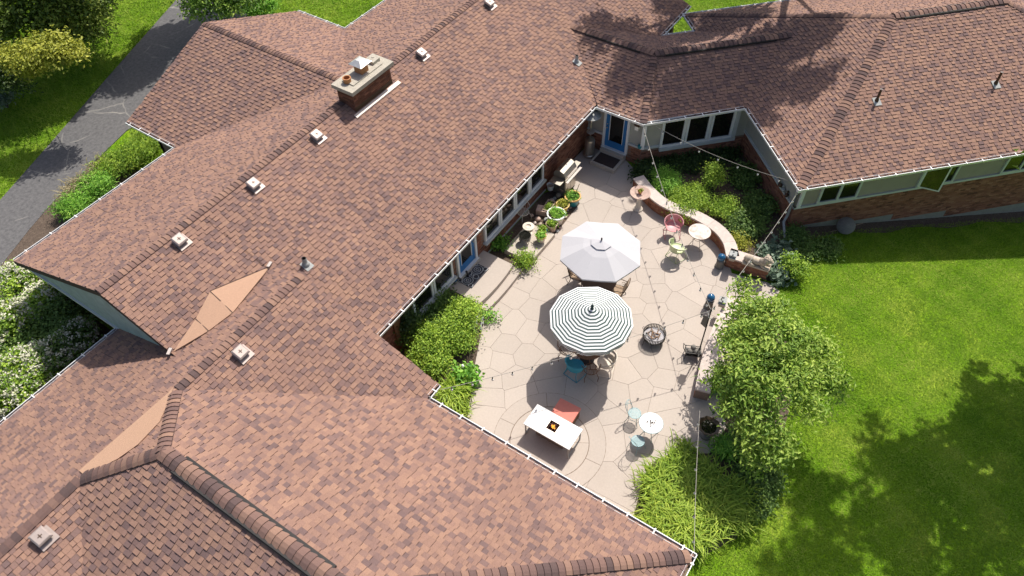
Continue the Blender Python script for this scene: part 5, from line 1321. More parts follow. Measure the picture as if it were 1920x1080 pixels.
def glass_table():
    p = at(984, 446, .40); t = thing('glass_table', 'low round glass side table on the concrete platform beside the urn', 'table', (p.x, p.y, .19))
    MB().lathe([(.22,.34),(.22,.35)], 28).build('table_top', M['glass'], t); tube_part('rim', 'black', ring_pts(.225, .345, 28), .010, t, 6, True)
    for k in range(3): a = k*2.09+.4; tube_part('leg', 'black', [(.20*math.cos(a),.20*math.sin(a),.34),(.14*math.cos(a),.14*math.sin(a),.15),(.19*math.cos(a),.19*math.sin(a),.01)], .009, t)
glass_table()
def trough():
    p = at(1029, 386, .25); t = thing('planter_box', 'pink terracotta trough planter lying among the rocks', 'planter', (p.x, p.y, 0), math.radians(8)); b = MB()
    for sy in (-1,1): b.box((0,sy*.15,.14), (.62,.03,.28))
    for sx in (-1,1): b.box((sx*.295,0,.14), (.03,.27,.28))
    b.box((0,0,.06), (.56,.27,.12)); b.build('box', M['pinkpot'], t); MB().box((0,0,.20), (.55,.26,.06)).build('potting_soil', M['soil'], t); return t
TROUGH = trough()
def slab_tile():
    p = at(1016, 399); o = MB().box((p.x,p.y,.12), (.34,.40,.24), rz=.3).build('pink_block', M['pinkpot']); tag(o, 'weathered pink stone block beside the trough planter', 'block')
    p = at(1056, 352, .30); t = thing('stool', 'round pale wooden stump stool behind the turquoise pot', 'stool', (p.x,p.y,0)); MB().lathe([(.16,0),(.15,.28),(.19,.29),(.19,.34),(.17,.35)], 20).build('seat', M['sling'], t); MB().lathe([(.05,.35),(.05,.354)], 12).build('knot', M['wood'], t)
    p = at(1032, 352, .3); t = thing('bucket', 'small white bucket on a wire stand near the wall', 'bucket', (p.x,p.y,0)); MB().lathe([(.11,.22),(.14,.46),(.15,.47),(.13,.46),(.10,.25)], 20, cap=False).build('pail', M['white'], t); MB().lathe([(.12,.40),(.001,.41)], 18, cap=False).build('lid', M['metal'], t)
    for k in range(3): a = k*2.1; tube_part('stand_leg', 'black', [(.12*math.cos(a),.12*math.sin(a),.24),(.18*math.cos(a),.18*math.sin(a),.0)], .008, t)
slab_tile()
def rocks():
    rr = random.Random(12); names = ['rounded tan rock', 'pale grey rock', 'pinkish rock', 'white quartz rock']
    spots = [(1047,368,.10),(1040,373,.08),(1051,377,.07),(1035,377,.09),(1060,399,.07),(1064,395,.06),(1069,390,.05),(1057,406,.06),(1061,408,.05),(1024,413,.09),(1008,412,.11),(1002,419,.08),(1013,421,.07),(1045,434,.06),(1050,428,.05),(1084,370,.06),(1080,376,.05),(1005,435,.06),(997,405,.07)]
    for i, (x, y, r) in enumerate(spots):
        p = at(x, y); b = MB(); b.ball((0,0,0), r, 9, 6, sx=rr.uniform(.9,1.4), sy=rr.uniform(.8,1.2), sz=.7)
        b.v = [(a*(1+rr.uniform(-.12,.12)), c_*(1+rr.uniform(-.12,.12)), z*(1+rr.uniform(-.12,.12))) for a, c_, z in b.v]
        o = b.build('rock', M[('stone','grey','pinkpot','cap_stone')[i % 4]], smooth=True); o.location = (p.x, p.y, r*.45); tag(o, ['grey rock under the window side of the turquoise pot', 'pinkish rock between trough and stool', 'pale rock touching the mustard yellow pot', 'tan rock at the far end of the trough planter', 'grey rock right of the widest white pot', 'pinkish rock right of the mustard pot', 'white rock at the patio edge by the mustard pot', 'tan rock just below the widest white pot', 'small grey rock at the patio edge by the white pot', 'pink rock left of the stone pink pot', 'white rock above the ornate urn', 'largest tan rock left of the pink pot', 'grey rock between urn and stone pink pot', 'pink rock at the patio edge by the stone pink pot', 'white rock right of the stone pink pot', 'tan rock at the patio edge below the turquoise pot', 'grey rock at the patio edge, nearest the turquoise pot', 'pink rock behind the cream pot', 'white rock behind the wire chair'][i], 'rock', 'garden rocks among the flower pots')
rocks()
def driftwood():
    for k, (x, y, dx) in enumerate(((893,610,3),(898,600,2),(901,618,4),(889,625,2),(905,608,3))):
        a, b_ = at(x, y, .06), at(x+dx, y-26, .10); o = MB().tube([a, (a+b_)/2+V3((.02,.02,.04)), b_], .035, 7, r2=.02).build('driftwood', M['grey']); tag(o, ['longest grey driftwood stick by the lower step', "driftwood stick crossing the heap's middle", 'driftwood stick leaning toward the patio flags', 'driftwood stick lying deepest in the shrubs', 'driftwood stick closest to the concrete step'][k], 'driftwood', 'driftwood heap at the bed edge')
    p = at(868, 690, .4); t = thing('garden_marker', 'small white stone figure standing among the shrubs', 'figurine', (p.x,p.y,0)); MB().lathe([(.08,0),(.07,.25),(.05,.42),(.055,.5),(.03,.58)], 12).build('figure', M['white'], t, smooth=True)
    p = at(853, 531, .36); t = thing('gazing_ball', 'small dark blue glass ball on the landing corner by the shrubs', 'garden ball', (p.x,p.y,.36)); MB().lathe([(.07,0),(.05,.08),(.04,.12)], 14).build('pedestal', M['pedestal'], t); MB().ball((0,0,.20), .10, 16, 11).build('ball', M['bluegl'], t, smooth=True)
    p = at(872, 500, .37); t = thing('boot_ornament', 'black iron ornament standing by the landing door', 'ornament', (13.25, 11.2, .385)); MB().tube([(0,0,.02),(.02,0,.10),(0,.02,.2)], .05, 9, r2=.03).build('body', M['black'], t, smooth=True); MB().ball((0,.03,.24), .045, 9, 7).build('head', M['black'], t)
driftwood()
def round_lid():
    p = at(1582, 432, -.35); t = thing('round_lid', 'weathered grey round disc propped on a pole in the shaded grass', 'disc', (p.x, p.y, float(ground_z(p.x, p.y))))
    b = MB().lathe([(.02,.0),(.32,.02),(.34,.04),(.32,.07),(.17,.11),(.001,.17)], 30, cap=False); o = b.build('disc', M['pedestal'], t, smooth=True); o.matrix_local = Matrix.Translation((0,0,.34)) @ Matrix.Rotation(math.atan2(-p.y,-p.x), 4, 'Z') @ Matrix.Rotation(math.radians(38), 4, 'Y')
    tube_part('pole', 'sling', [(-.45,.52,.05),(.5,-.5,.32)], .014, t)
round_lid()
# small pieces on ledges
b = MB(); b.lathe([(.07,0),(.10,.10),(.09,.13),(.0,.13)], 14, cap=False); o = b.build('ledge_pot', M['teal'], smooth=True); o.location = (UC-.12, VC+.05, .93); tag(o, 'teal bowl on the window ledge at the white corner post', 'bowl')
def ledge_ornament():
    for k in range(3):
        e = EP(PW-.10, QW+.55+.28*k); t = thing('ledge_figure', ('dark iron bird ornament on the grey ledge, nearest the downspout','mottled stone bird on the grey ledge, middle of three','dark ornament on the grey ledge, farthest from the downspout')[k], 'ornament', (e[0], e[1], 1.02), .5*k, 'ledge ornaments'); MB().ball((0,0,.09), .08, 10, 7, sx=1.3).build('body', M['brown' if k != 1 else 'grey'], t, smooth=True); MB().ball((.09,0,.19), .045, 9, 6).build('head', M['brown' if k != 1 else 'grey'], t, smooth=True)
ledge_ornament()
# ================================================================== string lights
def string(label, A, B, sag, nb, r=.008, bulbs=True):
    A, B = V3(A), V3(B); mid = (A+B)/2; t = thing('string_light', label, 'string lights', mid)
    pts = [A+(B-A)*(k/24)-V3((0,0,sag*4*(k/24)*(1-k/24))) for k in range(25)]
    MB().tube([p-mid for p in pts], r, 5).build('wire', M['wire'], t)
    for k in range(nb):
        f = (k+.5)/nb; p = A+(B-A)*f-V3((0,0,sag*4*f*(1-f)))-mid
        s = MB().lathe([(.014,-.10),(.02,-.08),(.02,-.02),(.008,0)], 8, tuple(p)).build('socket', M['socket'], t)
        MB().ball(p-V3((0,0,.145)), .036, 8, 6, sz=1.3).build('bulb', M['bulbglass'], s, smooth=True)
C12 = V3((21.70, 8.84, 2.36)); C3W = EP(13.25, 17.55, 2.3)
string('string lights from the white corner post across the patio to the dark light post', C12, PT, .35, 13)
string('doubled string lights draped over the planted bed between two house corners', EP(9.55,21.6,2.3), C3W, .22, 7)
string('string lights from the downspout corner over the lion to the dark light post', EP(13.19,16.9,2.3), PT, .30, 12)
string('string lights stretched from light post to the shrub bed gutter', PT, V3((8.10,8.27,2.36)), .22, 14)
string('pale string lights dropping from the leafy tree to the front roof corner', V3(at(1312,770,2.2)), V3((7.72,.30,2.40)), .15, 6, .007)
# ================================================================== plants
def leaf_quads(C, N, L, W, rng, droop=.25, tip=None):
    """folded diamond leaves at C (n x 3), lying across normals N, length L, width W"""
    n = len(C); N = N/np.linalg.norm(N, axis=1, keepdims=True)
    a = rng.normal(size=(n,3)); a -= (a*N).sum(1, keepdims=True)*N
    if tip is not None: a = a*.5 + tip*1.2; a -= (a*N).sum(1, keepdims=True)*N*.8
    a /= np.linalg.norm(a, axis=1, keepdims=True)+1e-9; b = np.cross(N, a)
    l = (L*rng.uniform(.7,1.25,(n,1))); w_ = (W*rng.uniform(.75,1.2,(n,1)))
    p0 = C - a*l*.5; p2 = C + a*l*.5 - N*l*droop*.5; m = C + N*w_*.08
    p1 = m + b*w_*.5 + N*w_*.18; p3 = m - b*w_*.5 + N*w_*.18
    V = np.stack([p0,p1,p2,p3],1).reshape(-1,3)
    i = np.arange(n)*4; F = np.concatenate([np.stack([i,i+1,i+2],1), np.stack([i,i+2,i+3],1)])
    return V, F
def foliage(name, lobes, nclump, per, L, W, m, parent, seed, spread=.17, up=.75, origin=(0,0,0), inner=.35, droop=.25, tone_shift=0.0):
    """lobes: (centre, (rx, ry, rz)); leaf clumps scattered through each lobe, thicker towards its skin; each clump has its own tint"""
    rng = np.random.default_rng(seed); vol = np.array([l[1][0]*l[1][1]*l[1][2] for l in lobes])**.72; vol /= vol.sum()
    Cs, Ns, Ts = [], [], []
    for (c, r), f in zip(lobes, vol):
        k = max(2, int(round(nclump*f))); d = rng.normal(size=(k,3)); d /= np.linalg.norm(d, axis=1, keepdims=True); d[:,2] = np.where(d[:,2] < -.35, -d[:,2], d[:,2])
        rad = inner+(1-inner)*rng.random((k,1))**.55; cc = np.array(c)+d*rad*np.array(r)*rng.uniform(.74,1.30,(k,1))
        tint = rng.normal(.5,.19,k)+tone_shift  # tint spread widened to paint bright highlights and dark gaps between clumps
        n = rng.poisson(per, k)+3
        for j in range(k):
            q = cc[j]+rng.normal(size=(n[j],3))*spread*np.array([1,1,.6]); Cs.append(q)
            nn = rng.normal(size=(n[j],3))*.55+d[j]*.45+np.array([0,0,up]); Ns.append(nn); Ts.append(np.clip(tint[j]+rng.normal(0,.13,n[j]),0,1))
    C, N, T = np.concatenate(Cs), np.concatenate(Ns), np.concatenate(Ts); keep = C[:,2] > .01+ground_min(C, origin); C, N, T = C[keep], N[keep], T[keep]
    V, F = leaf_quads(C, N, L, W, rng, droop)
    return mesh_np(name, V, F, M['leaf_'+m], parent, np.concatenate([T,T]))
def ground_min(C, origin): return 0.0
def stems(parent, pts, r, m='bark', n=6, name='stem'):
    for a, b_ in pts: MB().tube([a, (V3(a)+V3(b_))/2+V3((random.uniform(-.08,.08),random.uniform(-.08,.08),.05)), b_], r, n, r2=r*.45).build(name, M[m], parent)
def shrub(name, label, cat, px, py, rx, ry, h, m, n, L, W, seed, group=None, per=26, z=0.0, spread=.15, tone=0.0, blossom=0):
    """a bush whose middle shows at the pixel: leafy lobes over a few stems"""
    p = at(px, py, z+h*.55); gz = z if z else max(float(ground_z(p.x, p.y)), -1.5) if (p.x-p.y)/R2 > 13.5 else 0.0
    t = thing(name, label, cat, (p.x, p.y, gz), 0, group); r = random.Random(seed)
    lobes = [((0,0,h*.52),(rx*.8,ry*.8,h*.48))]
    for k in range(5):
        a = k*1.257+r.uniform(-.4,.4); lobes.append(((rx*.55*math.cos(a), ry*.55*math.sin(a), h*r.uniform(.35,.62)), (rx*.45, ry*.45, h*r.uniform(.28,.42))))
    foliage('foliage', lobes, n, per, L, W, m, t, seed, spread, tone_shift=tone)
    stems(t, [((0,0,0), (rx*.45*math.cos(k*1.6), ry*.45*math.sin(k*1.6), h*.6)) for k in range(4)], .02+.01*h)
    if blossom:
        rng = np.random.default_rng(seed+1); d = rng.normal(size=(blossom,3)); d[:,2] = np.abs(d[:,2]); d /= np.linalg.norm(d,axis=1,keepdims=True)
        c = np.array([0,0,h*.45])+d*np.array([rx*1.02,ry*1.02,h*.56]); C = (c[:,None,:]+rng.normal(size=(blossom,14,3))*.05).reshape(-1,3); N = rng.normal(size=C.shape)*.6+np.array([0,0,1.])
        V, F = leaf_quads(C, N, .075, .07, rng, 0); mesh_np('blossoms', V, F, M['leaf_blossom'], t, rng.random(len(F)), 'stuff')
    return t
# --- the bed between the main wall and the patio
GB = 'leafy shrubs in the bed below the main gutter'
shrub('shrub','tall yellow green shrub in the bed, filling its middle','shrub',815,640,.95,.75,1.15,'shrub',240,.085,.045,21,GB,per=30,tone=.06)
shrub('shrub','yellow green shrub beside the landing steps','shrub',868,590,.70,.62,1.0,'shrub',150,.085,.045,22,GB,per=30,tone=.10)
shrub('shrub','bright shrub at the patio edge above the driftwood','shrub',862,628,.62,.55,.85,'shrub',120,.08,.042,23,GB,per=28,tone=.02)
shrub('shrub','low shrub in the bed beside the front gutter corner','shrub',808,678,.62,.6,.85,'shrub',120,.085,.045,24,GB,per=26,tone=.04)
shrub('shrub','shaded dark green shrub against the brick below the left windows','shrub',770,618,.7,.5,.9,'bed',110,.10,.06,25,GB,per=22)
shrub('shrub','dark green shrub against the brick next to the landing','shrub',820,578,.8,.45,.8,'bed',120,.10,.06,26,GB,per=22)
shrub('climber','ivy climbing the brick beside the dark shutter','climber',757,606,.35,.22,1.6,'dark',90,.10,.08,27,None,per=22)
shrub('broadleaf_plant','broad leaved plant with round pale leaves at the patio edge','plant',872,705,.36,.34,.5,'vivid',50,.17,.12,28,None,per=10,tone=.05)
shrub('shrub','small bright shrub growing between the landing and the concrete platform','shrub',984,488,.33,.30,.5,'shrub',50,.075,.05,29,None,per=18,z=.001,tone=.05)
shrub('weed','leafy weed by the brick in the pot bed','weed',938,455,.30,.28,.35,'vivid',34,.11,.06,30,None,per=12)
shrub('weed','little weed tuft at the foot of the lower step','weed',920,592,.18,.18,.28,'vivid',18,.09,.05,31,None,per=10)
# --- strap-leaved lilies
def lily(label, px, py, r, h, nbl, seed, group, m='lily', tone=0.0, z=0.0):
    p = at(px, py, h*.5); t = thing('daylily', label, 'plant', (p.x, p.y, float(min(0, ground_z(p.x,p.y)))), 0, group); rng = np.random.default_rng(seed); seg = 5
    V, F, T = [], [], []
    for i in range(nbl):
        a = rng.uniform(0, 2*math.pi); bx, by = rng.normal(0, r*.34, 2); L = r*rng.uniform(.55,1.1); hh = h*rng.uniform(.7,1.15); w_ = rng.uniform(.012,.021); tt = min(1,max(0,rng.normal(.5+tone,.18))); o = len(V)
        for k in range(seg+1):
            f = k/seg; x = L*f**1.25; z = hh*(1.75*f-1.25*f*f)*1.35; ww = w_*(1-f**3)*.9+.001
            cx, cy = bx+x*math.cos(a), by+x*math.sin(a); V += [(cx-ww*math.sin(a), cy+ww*math.cos(a), max(z,.01)), (cx+ww*math.sin(a), cy-ww*math.cos(a), max(z,.01)+.004)]
        for k in range(seg): q = o+2*k; F.append((q,q+1,q+3,q+2)); T.append(tt)
    mesh_np('blades', np.array(V), np.array(F), M['leaf_'+m], t, T); return t
LG = 'daylily mass at the lower corner of the patio'
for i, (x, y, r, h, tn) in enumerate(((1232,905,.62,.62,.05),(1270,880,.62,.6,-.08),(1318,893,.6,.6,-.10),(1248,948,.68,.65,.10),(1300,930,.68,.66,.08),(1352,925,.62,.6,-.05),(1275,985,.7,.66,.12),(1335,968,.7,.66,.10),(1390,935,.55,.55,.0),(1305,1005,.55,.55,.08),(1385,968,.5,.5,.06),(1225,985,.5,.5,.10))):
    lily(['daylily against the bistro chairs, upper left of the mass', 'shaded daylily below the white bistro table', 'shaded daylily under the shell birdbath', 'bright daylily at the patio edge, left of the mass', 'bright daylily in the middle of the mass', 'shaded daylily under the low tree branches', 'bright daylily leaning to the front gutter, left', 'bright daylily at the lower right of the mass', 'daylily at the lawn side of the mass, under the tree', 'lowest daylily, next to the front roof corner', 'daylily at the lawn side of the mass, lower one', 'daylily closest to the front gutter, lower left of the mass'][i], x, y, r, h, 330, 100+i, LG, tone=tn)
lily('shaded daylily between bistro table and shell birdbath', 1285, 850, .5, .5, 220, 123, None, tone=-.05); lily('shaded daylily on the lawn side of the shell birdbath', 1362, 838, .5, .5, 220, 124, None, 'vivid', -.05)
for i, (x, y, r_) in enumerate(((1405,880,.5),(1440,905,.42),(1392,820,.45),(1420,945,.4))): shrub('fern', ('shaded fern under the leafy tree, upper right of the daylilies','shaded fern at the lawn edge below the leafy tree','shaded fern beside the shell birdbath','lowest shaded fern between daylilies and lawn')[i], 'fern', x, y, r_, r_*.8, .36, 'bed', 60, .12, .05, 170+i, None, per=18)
lily('bright daylily beside the front gutter corner, left of the patio', 848, 738, .62, .6, 330, 120, None, tone=.08); lily('small daylily below the broad leaved plant', 862, 762, .4, .42, 160, 121, None, tone=.04)
lily('daylily clump at the end of the pink capped wall under the tree', 1345, 715, .5, .5, 200, 122, None, 'vivid', -.05)
# --- bed behind the curved wall
def at_ep(p, q, z=0): return EP(p, q, z)
shrub('spirea','bright yellow green spirea filling the curve behind the wall','shrub',1292,376,1.15,.7,.62,'shrub',250,.085,.034,41,None,per=30,tone=.14)
shrub('spirea','bright green spirea beside the birdbath','shrub',1248,340,.75,.6,.62,'vivid',150,.085,.034,42,None,per=28,tone=.16)
shrub('sapling','upright bright sapling in the middle of the shaded bed','sapling',1336,332,.34,.34,1.1,'shrub',90,.08,.04,43,None,per=24,tone=.16)
shrub('fern','low lime fern edging the right end of the curved wall','fern',1355,388,.65,.5,.45,'shrub',90,.09,.035,44,None,per=26,tone=.12)
shrub('edging_plant','yellow leaved edging plant behind the stone lantern','plant',1382,455,.30,.42,.40,'gold',60,.08,.045,45,None,per=18)
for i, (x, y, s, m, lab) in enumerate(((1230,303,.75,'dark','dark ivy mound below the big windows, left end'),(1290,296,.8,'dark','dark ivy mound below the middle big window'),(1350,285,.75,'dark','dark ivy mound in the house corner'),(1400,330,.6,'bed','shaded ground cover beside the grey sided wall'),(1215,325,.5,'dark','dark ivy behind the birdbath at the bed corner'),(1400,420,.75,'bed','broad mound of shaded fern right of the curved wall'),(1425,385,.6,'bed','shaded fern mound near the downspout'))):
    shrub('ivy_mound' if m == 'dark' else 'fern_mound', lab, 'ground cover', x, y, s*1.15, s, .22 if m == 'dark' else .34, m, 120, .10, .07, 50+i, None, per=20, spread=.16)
shrub('hosta','blue grey hosta behind the stone lion','hosta',1455,478,.62,.5,.42,'hosta',80,.20,.15,60,None,per=9); shrub('hosta','blue grey hosta at the lion wall end','hosta',1462,508,.45,.4,.36,'hosta',50,.19,.14,61,None,per=9)
shrub('shrub','light green leafy bush right of the lion wall','shrub',1487,500,.36,.42,.7,'shrub',80,.10,.05,62,None,per=20,tone=.1)
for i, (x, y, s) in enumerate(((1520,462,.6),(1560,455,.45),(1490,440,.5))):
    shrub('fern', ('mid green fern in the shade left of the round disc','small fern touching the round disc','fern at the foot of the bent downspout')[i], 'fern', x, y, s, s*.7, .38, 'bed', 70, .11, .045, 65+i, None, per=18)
# --- pots
for i, ((t, r, h), m, tn, hh) in enumerate(zip(POTS, ('vivid','gold','vivid','shrub','shrub','vivid'), (0,.0,.2,.1,.1,.1), (.10,.10,.16,.10,.08,.10))):
    p = t.location; o = foliage('foliage', [((0,0,h+hh*.3),(r,r,hh))], 34, 14, .07, .04, m, t, 200+i, .05, tone_shift=tn)
q = foliage('foliage', [((0,0,.16),(.09,.09,.07))], 8, 9, .05, .03, 'gold', TINY, 210, .03); q = foliage('foliage', [((0,0,.25),(.26,.11,.05))], 20, 12, .06, .03, 'shrub', TROUGH, 211, .04)
# --- trees
def tree(name, label, base, height, lobes, nclump, per, L, W, m, seed, group=None, spread=.2, trunk_r=.10, tone=0.0, cat='tree'):
    base = V3(base); t = thing(name, label, cat, base, 0, group); lo = [((c[0]-base.x, c[1]-base.y, c[2]-base.z), r) for c, r in lobes]
    foliage('crown', lo, nclump, per, L, W, m, t, seed, spread, tone_shift=tone)
    top = sum((V3(c) for c, _ in lo), V3((0,0,0)))/len(lo); fork = V3((top.x*.3, top.y*.3, height*.36))
    MB().tube([(0,0,-.2),(top.x*.1,top.y*.1,height*.18),fork], trunk_r*1.2, 9, r2=trunk_r*.8).build('trunk', M['bark'], t, smooth=True)
    for c, r in lo: MB().tube([fork*.92, (fork+V3(c))/2+V3((0,0,.1*height*.1)), V3(c)], trunk_r*.5, 6, r2=trunk_r*.14).build('limb', M['bark'], t, smooth=True)
    return t
ML = [((1408,602),2.5,(.68,.58,.6)),((1440,590),2.6,(.6,.6,.5)),((1402,655),2.9,(.7,.75,.65)),((1455,650),3.1,(.85,.85,.7)),((1375,640),2.2,(.42,.45,.45)),((1368,712),2.3,(.45,.5,.5)),((1405,720),3.0,(.85,.8,.7)),((1470,715),2.9,(.8,.75,.65)),((1525,655),2.5,(.6,.6,.5)),((1545,705),2.3,(.55,.5,.42)),((1560,735),2.1,(.32,.38,.30)),((1425,790),2.5,(.75,.6,.55)),((1390,765),2.4,(.55,.5,.5)),((1455,835),2.0,(.5,.45,.4)),((1420,860),1.8,(.55,.45,.42)),((1390,545),2.2,(.38,.34,.32)),((1515,765),2.3,(.42,.4,.34))]
lobes = [(tuple(at(px, py, z)), r) for (px, py), z, r in ML]
tree('leafy_tree', 'spreading leafy green tree beside the patio wall, shading the shell birdbath', at(1428,700,0)-V3((.6,-.0,.05)), 3.4, lobes, 520, 27, .155, .06, 'tree', 71, None, .16, .085, tone=.14)
# woods beside the drive
def px_tree(name, label, lobes, base_px, **k):
    lb = [(tuple(at(px, py, z)), r) for (px, py), z, r in lobes]; b_ = at(*base_px); tree(name, label, (b_.x, b_.y, -.05), max(z for _, z, _ in lobes)+.5, lb, **k)
WG = 'trees beside the drive at the upper left'
px_tree('woodland_tree','dark olive tree filling the top left corner', [((60,15),3.5,(1.7,1.6,1.4)),((10,60),2.7,(1.4,1.3,1.1)),((-60,40),3.7,(1.9,1.9,1.6)),((90,-30),3.9,(1.6,1.6,1.4)),((10,-40),4.1,(1.8,1.8,1.5)),((95,45),2.5,(.9,.9,.8))], (20,60), nclump=520, per=28, L=.20, W=.10, m='oak', seed=81, group=WG, spread=.28, trunk_r=.2)
px_tree('woodland_tree','olive tree right of the dark corner tree, next to the grass', [((150,15),2.9,(1.4,1.4,1.2)),((165,65),1.9,(.9,.9,.8)),((140,-60),3.5,(1.8,1.8,1.5)),((130,60),2.1,(.8,.8,.7)),((185,-15),2.9,(1.0,1.0,.9)),((180,35),1.9,(.55,.55,.5))], (150,45), nclump=420, per=28, L=.19, W=.095, m='oak', seed=82, group=WG, spread=.26, trunk_r=.17, tone=.08)
px_tree('young_tree','golden leaved young tree below the olive trees', [((85,98),3.8,(1.2,.85,.5)),((50,112),3.6,(.85,.7,.45)),((125,103),3.7,(.75,.6,.42)),((65,132),3.1,(.45,.4,.36)),((32,100),3.7,(.6,.6,.4)),((140,95),3.6,(.4,.4,.3))], (70,120), nclump=190, per=26, L=.16, W=.085, m='gold', seed=83, spread=.18, trunk_r=.07)
px_tree('woodland_tree','shadowy low tree at the left edge below the golden one', [((5,165),1.6,(1.0,.9,.9)),((-40,120),3,(1.4,1.4,1.3))], (-5,165), nclump=150, per=24, L=.17, W=.09, m='dark', seed=84, group=WG, spread=.24, trunk_r=.1)
shrub('shrub','pale leaved bush at the left picture edge beside the grass','shrub',4,185,.55,.6,.9,'hosta',60,.12,.06,85,None,per=18,tone=.1)
px_tree('maple','dark green tree overhanging the drive behind the upper gable', [((400,8),2.4,(1.1,1.1,.9)),((455,2),2.4,(1.0,1.0,.8)),((420,-40),3.0,(1.5,1.5,1.1)),((365,5),2.0,(.6,.6,.5))], (430,-12), nclump=260, per=26, L=.17, W=.09, m='tree', seed=86, group=None, spread=.22, trunk_r=.12, tone=-.12)
shrub('shrub','rounded bright green bush behind the upper gable','shrub',488,12,.9,.8,1.2,'vivid',130,.13,.06,87,None,per=24)
# trees that stand just outside the picture and throw their shade into it
def shade_tree(name, label, base, spots, seed, m='oak', per=24, L=.30, W=.17, n=420, spread=.34, r=.35):
    tree(name, label, base, max(s[2] for s in spots)*.9, [((u,v,z),(rr,rr,rr*.7)) for u, v, z, rr in spots], n, per, L, W, m, seed, None, spread, r)
def above(px, py, g, h, rr): p = at(px, py, g); return (p.x+.67*h, p.y-.04*h, g+h, rr)
shade_tree('shade_tree', 'tall tree beyond the lawn whose shadow falls on the grass', (24.5,-8.5,-2.2), [above(1800,860,-1.5,9,1.7),above(1700,980,-1.4,9,1.7),above(1880,960,-1.6,9,1.9),above(1620,900,-1.2,12,1.25),above(1560,1010,-1.1,12,1.15),above(1455,960,-.9,14,.8),above(1450,1060,-.9,15,.85),above(1370,1060,-.7,16.5,.6),above(1780,760,-1.5,8.5,.8),above(1880,770,-1.6,8.5,1.15),above(1660,1090,-1.3,10,1.6),above(1860,1080,-1.7,9,1.9),above(1950,840,-1.8,8,1.6),above(1550,885,-1.0,13,.6)], 91, n=520, spread=.19)
shade_tree('shade_tree', 'tall tree behind the linking roof, trunk showing at the top edge', tuple(at(1500,4,-1.2)), [above(1130,40,3.5,7.5,1.15),above(1200,90,3.2,8,1.25),above(1270,40,3.0,8,1.3),above(1330,120,3.3,8.5,1.3),above(1250,170,2.8,8.5,.9),above(1400,130,3.3,9,1.15),above(1430,60,3.6,8.5,1.2),above(1350,40,2.5,8,1.3),above(1180,20,3.8,7,1.2),above(1160,140,2.9,8.5,.8),above(1480,150,3.2,9.5,.75),above(1380,200,2.7,9.5,.6),above(1500,40,3.9,9,.9),above(1240,0,2.5,8,1.3)], 92, n=1150, spread=.20, L=.26, W=.15)
shade_tree('shade_tree', 'tree past the upper gable whose shadow lies across the drive', (24.0,33.5,0), [above(300,70,0,8,1.5),above(245,120,0,8,1.3),above(222,150,0,8.5,.7),above(340,60,0,8,1.3),above(390,30,0,8,1.4)], 93, n=640, spread=.22)
shade_tree('shade_tree', 'tree in the wood shading the grass strip by the drive', (16.5,39.5,0), [above(110,200,0,6,.8),above(190,125,0,6,.7),above(40,225,0,6,.7)], 94, n=150, spread=.22)
# --- drive-side bed and hydrangeas
for i, (x, y, rx, ry, h, m, lab) in enumerate(((255,285,.9,.7,.9,'shrub','bright bush in the inner corner below the upper gable gutter'),(215,310,.8,.7,.85,'shrub','bright bush between the drive and the long gutter, upper one'),(180,345,.75,.65,.8,'vivid','green bush between the drive and the long gutter, middle one'),(140,385,.7,.6,.75,'vivid','green bush at the lower end of the drive bed'),(275,262,.5,.4,.7,'shrub','small bush tucked against the upper gable wall'))):
    shrub('shrub', lab, 'shrub', x, y, rx*1.1, ry*1.1, h*.85, m, 130, .16, .028, 130+i, None, per=26, tone=.06)
for i, (x, y) in enumerate(((150,345),(130,362),(185,312))):
    lily(('plume grass at the drive edge, middle tuft','plume grass at the drive edge, lower tuft','plume grass at the drive edge, upper tuft')[i], x, y, .55, .75, 120, 140+i, None, 'straw')
HG = 'white flowering hydrangeas below the drive side gable'
for i, (x, y, r, lab, bl) in enumerate(((35,525,1.0,'white flowering hydrangea nearest the drive, below the gable tip',90),(90,560,.9,'white hydrangea under the pale blue gable siding',70),(15,600,.9,'white hydrangea at the left picture edge, upper one',70),(50,690,1.0,'white hydrangea along the lower left gutter, upper one',120),(15,740,.9,'white hydrangea along the lower left gutter, at the picture edge',110),(140,630,.7,'half shaded white hydrangea close to the brick gable wall',60),(100,665,.7,'half shaded white hydrangea touching the lower left gutter',60),(-40,680,1.0,'white hydrangea cut by the left picture edge',60))):
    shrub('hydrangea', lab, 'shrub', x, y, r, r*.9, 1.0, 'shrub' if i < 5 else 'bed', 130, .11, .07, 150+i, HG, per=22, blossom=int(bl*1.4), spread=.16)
shrub('shrub','dark leafy shrub hidden in the gable shade','shrub',120,585,.8,.9,1.0,'bed',110,.12,.07,160,None,per=22); shrub('shrub','low dark plant in the middle of the hydrangeas','shrub',70,630,.8,.8,.6,'bed',90,.16,.10,161,None,per=16)
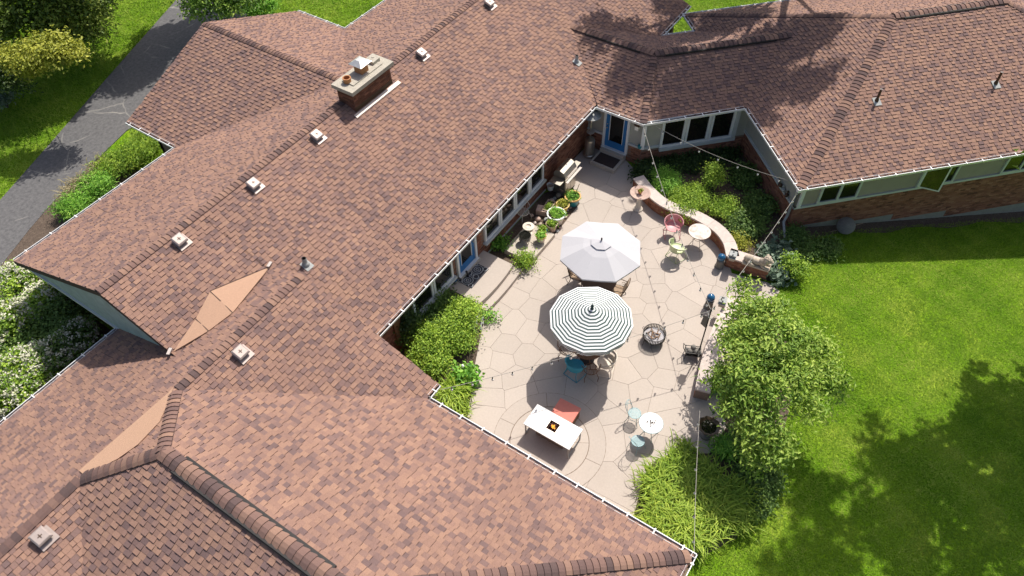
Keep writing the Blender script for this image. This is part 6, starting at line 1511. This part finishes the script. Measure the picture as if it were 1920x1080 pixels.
# ================================================================== grass
def in_poly(u, v, poly):
    ins = np.zeros(len(u), bool)
    for i in range(len(poly)):
        (x1, y1), (x2, y2) = poly[i-1], poly[i]
        c = (y1 > v) != (y2 > v); ins ^= c & (u < (x2-x1)*(v-y1)/(y2-y1+1e-12)+x1)
    return ins
def grass(box, n, excl, seed, h=.06, w_=.011):
    rng = np.random.default_rng(seed); u = rng.uniform(box[0], box[1], n); v = rng.uniform(box[2], box[3], n); z = ground_z(u, v)
    k = in_frame(np.stack([u,v,z],-1), 160)
    for poly in excl: k &= ~in_poly(u, v, poly)
    u, v, z = u[k], v[k], z[k]; m_ = len(u)
    pt = np.sin(u*1.3+.7*np.sin(v*.9))*np.cos(v*1.1+.8*np.sin(u*.7)); pt2 = np.sin(u*4.1+v*2.7)*np.sin(v*3.7-u*1.9)
    a = rng.uniform(0, 2*math.pi, m_); hh = h*rng.uniform(.6,1.5,m_); ln = hh*rng.uniform(.5,2.2,m_); b_ = a+rng.uniform(-.5,.5,m_)
    ww = w_*rng.uniform(.6,1.3,m_)
    p0 = np.stack([u-ww*np.sin(a), v+ww*np.cos(a), z],-1); p1 = np.stack([u+ww*np.sin(a), v-ww*np.cos(a), z],-1); p2 = np.stack([u+ln*np.cos(b_), v+ln*np.sin(b_), z+hh],-1)
    V = np.stack([p0,p1,p2],1).reshape(-1,3); F = np.arange(3*m_).reshape(-1,3)
    T = np.clip(.44+.16*pt+.14*pt2+.10*np.sin(u*9.3+np.sin(v*7))*np.sin(v*8.1-u*3)+rng.normal(0,.2,m_),0,1)
    return V, F, T
BEDS = [[tuple(p) for p in px_poly([(1345,740),(1400,660),(1430,600),(1450,570),(1470,620),(1490,690),(1480,770),(1455,860),(1420,950),(1370,1000),(1300,1040)])]+[(7.6,.3),(7.25,1.7)], P_OUT, px_poly([(1190,318),(1368,495),(1440,525),(1490,520),(1500,470)])+[EP(13.9,17.2),EP(13.7,17.5),EP(13.7,22.0),EP(9.4,22.0)]]
BEDS += [[EP(13.6,17.5),EP(13.6,17.12),EP(30,17.12),EP(30,30),EP(13,30)], [(-10,.5),(7.3,.5),(7.3,12),(-10,12)], [(7.3,8),(22.3,8),(22.3,12),(7.3,12)]]
V1, F1, T1 = grass((6.5,30,-12,6), 520000, BEDS, 301, h=.042)
DR = [(p.x, p.y) for p in drive_l+drive_r]
V2, F2, T2 = grass((4,40,26,44), 330000, [DR, [(11,20),(21,20),(21,26.2),(11,26.2)], [(3.6,27.3),(10.6,28.9),(12.4,29.4),(11.2,23.3),(4.9,22.6)]], 302, h=.075, w_=.016)
V4, F4, T4 = grass((26,42,6,24), 160000, [[(20,11),(30.4,11),(30.4,23),(20,23)], [EP(11,20),EP(11,28),EP(30,28),EP(30,16)]], 303, h=.08, w_=.016)
Vg = np.concatenate([V1,V2,V4]); Fg = np.arange(len(Vg)).reshape(-1,3)
g_ = mesh_np('grass_blades', Vg, Fg, M['leaf_grass'], None, np.concatenate([T1,T2,T4]), 'stuff'); g_['label'] = 'short green lawn grass around house and drive'; g_['category'] = 'grass'
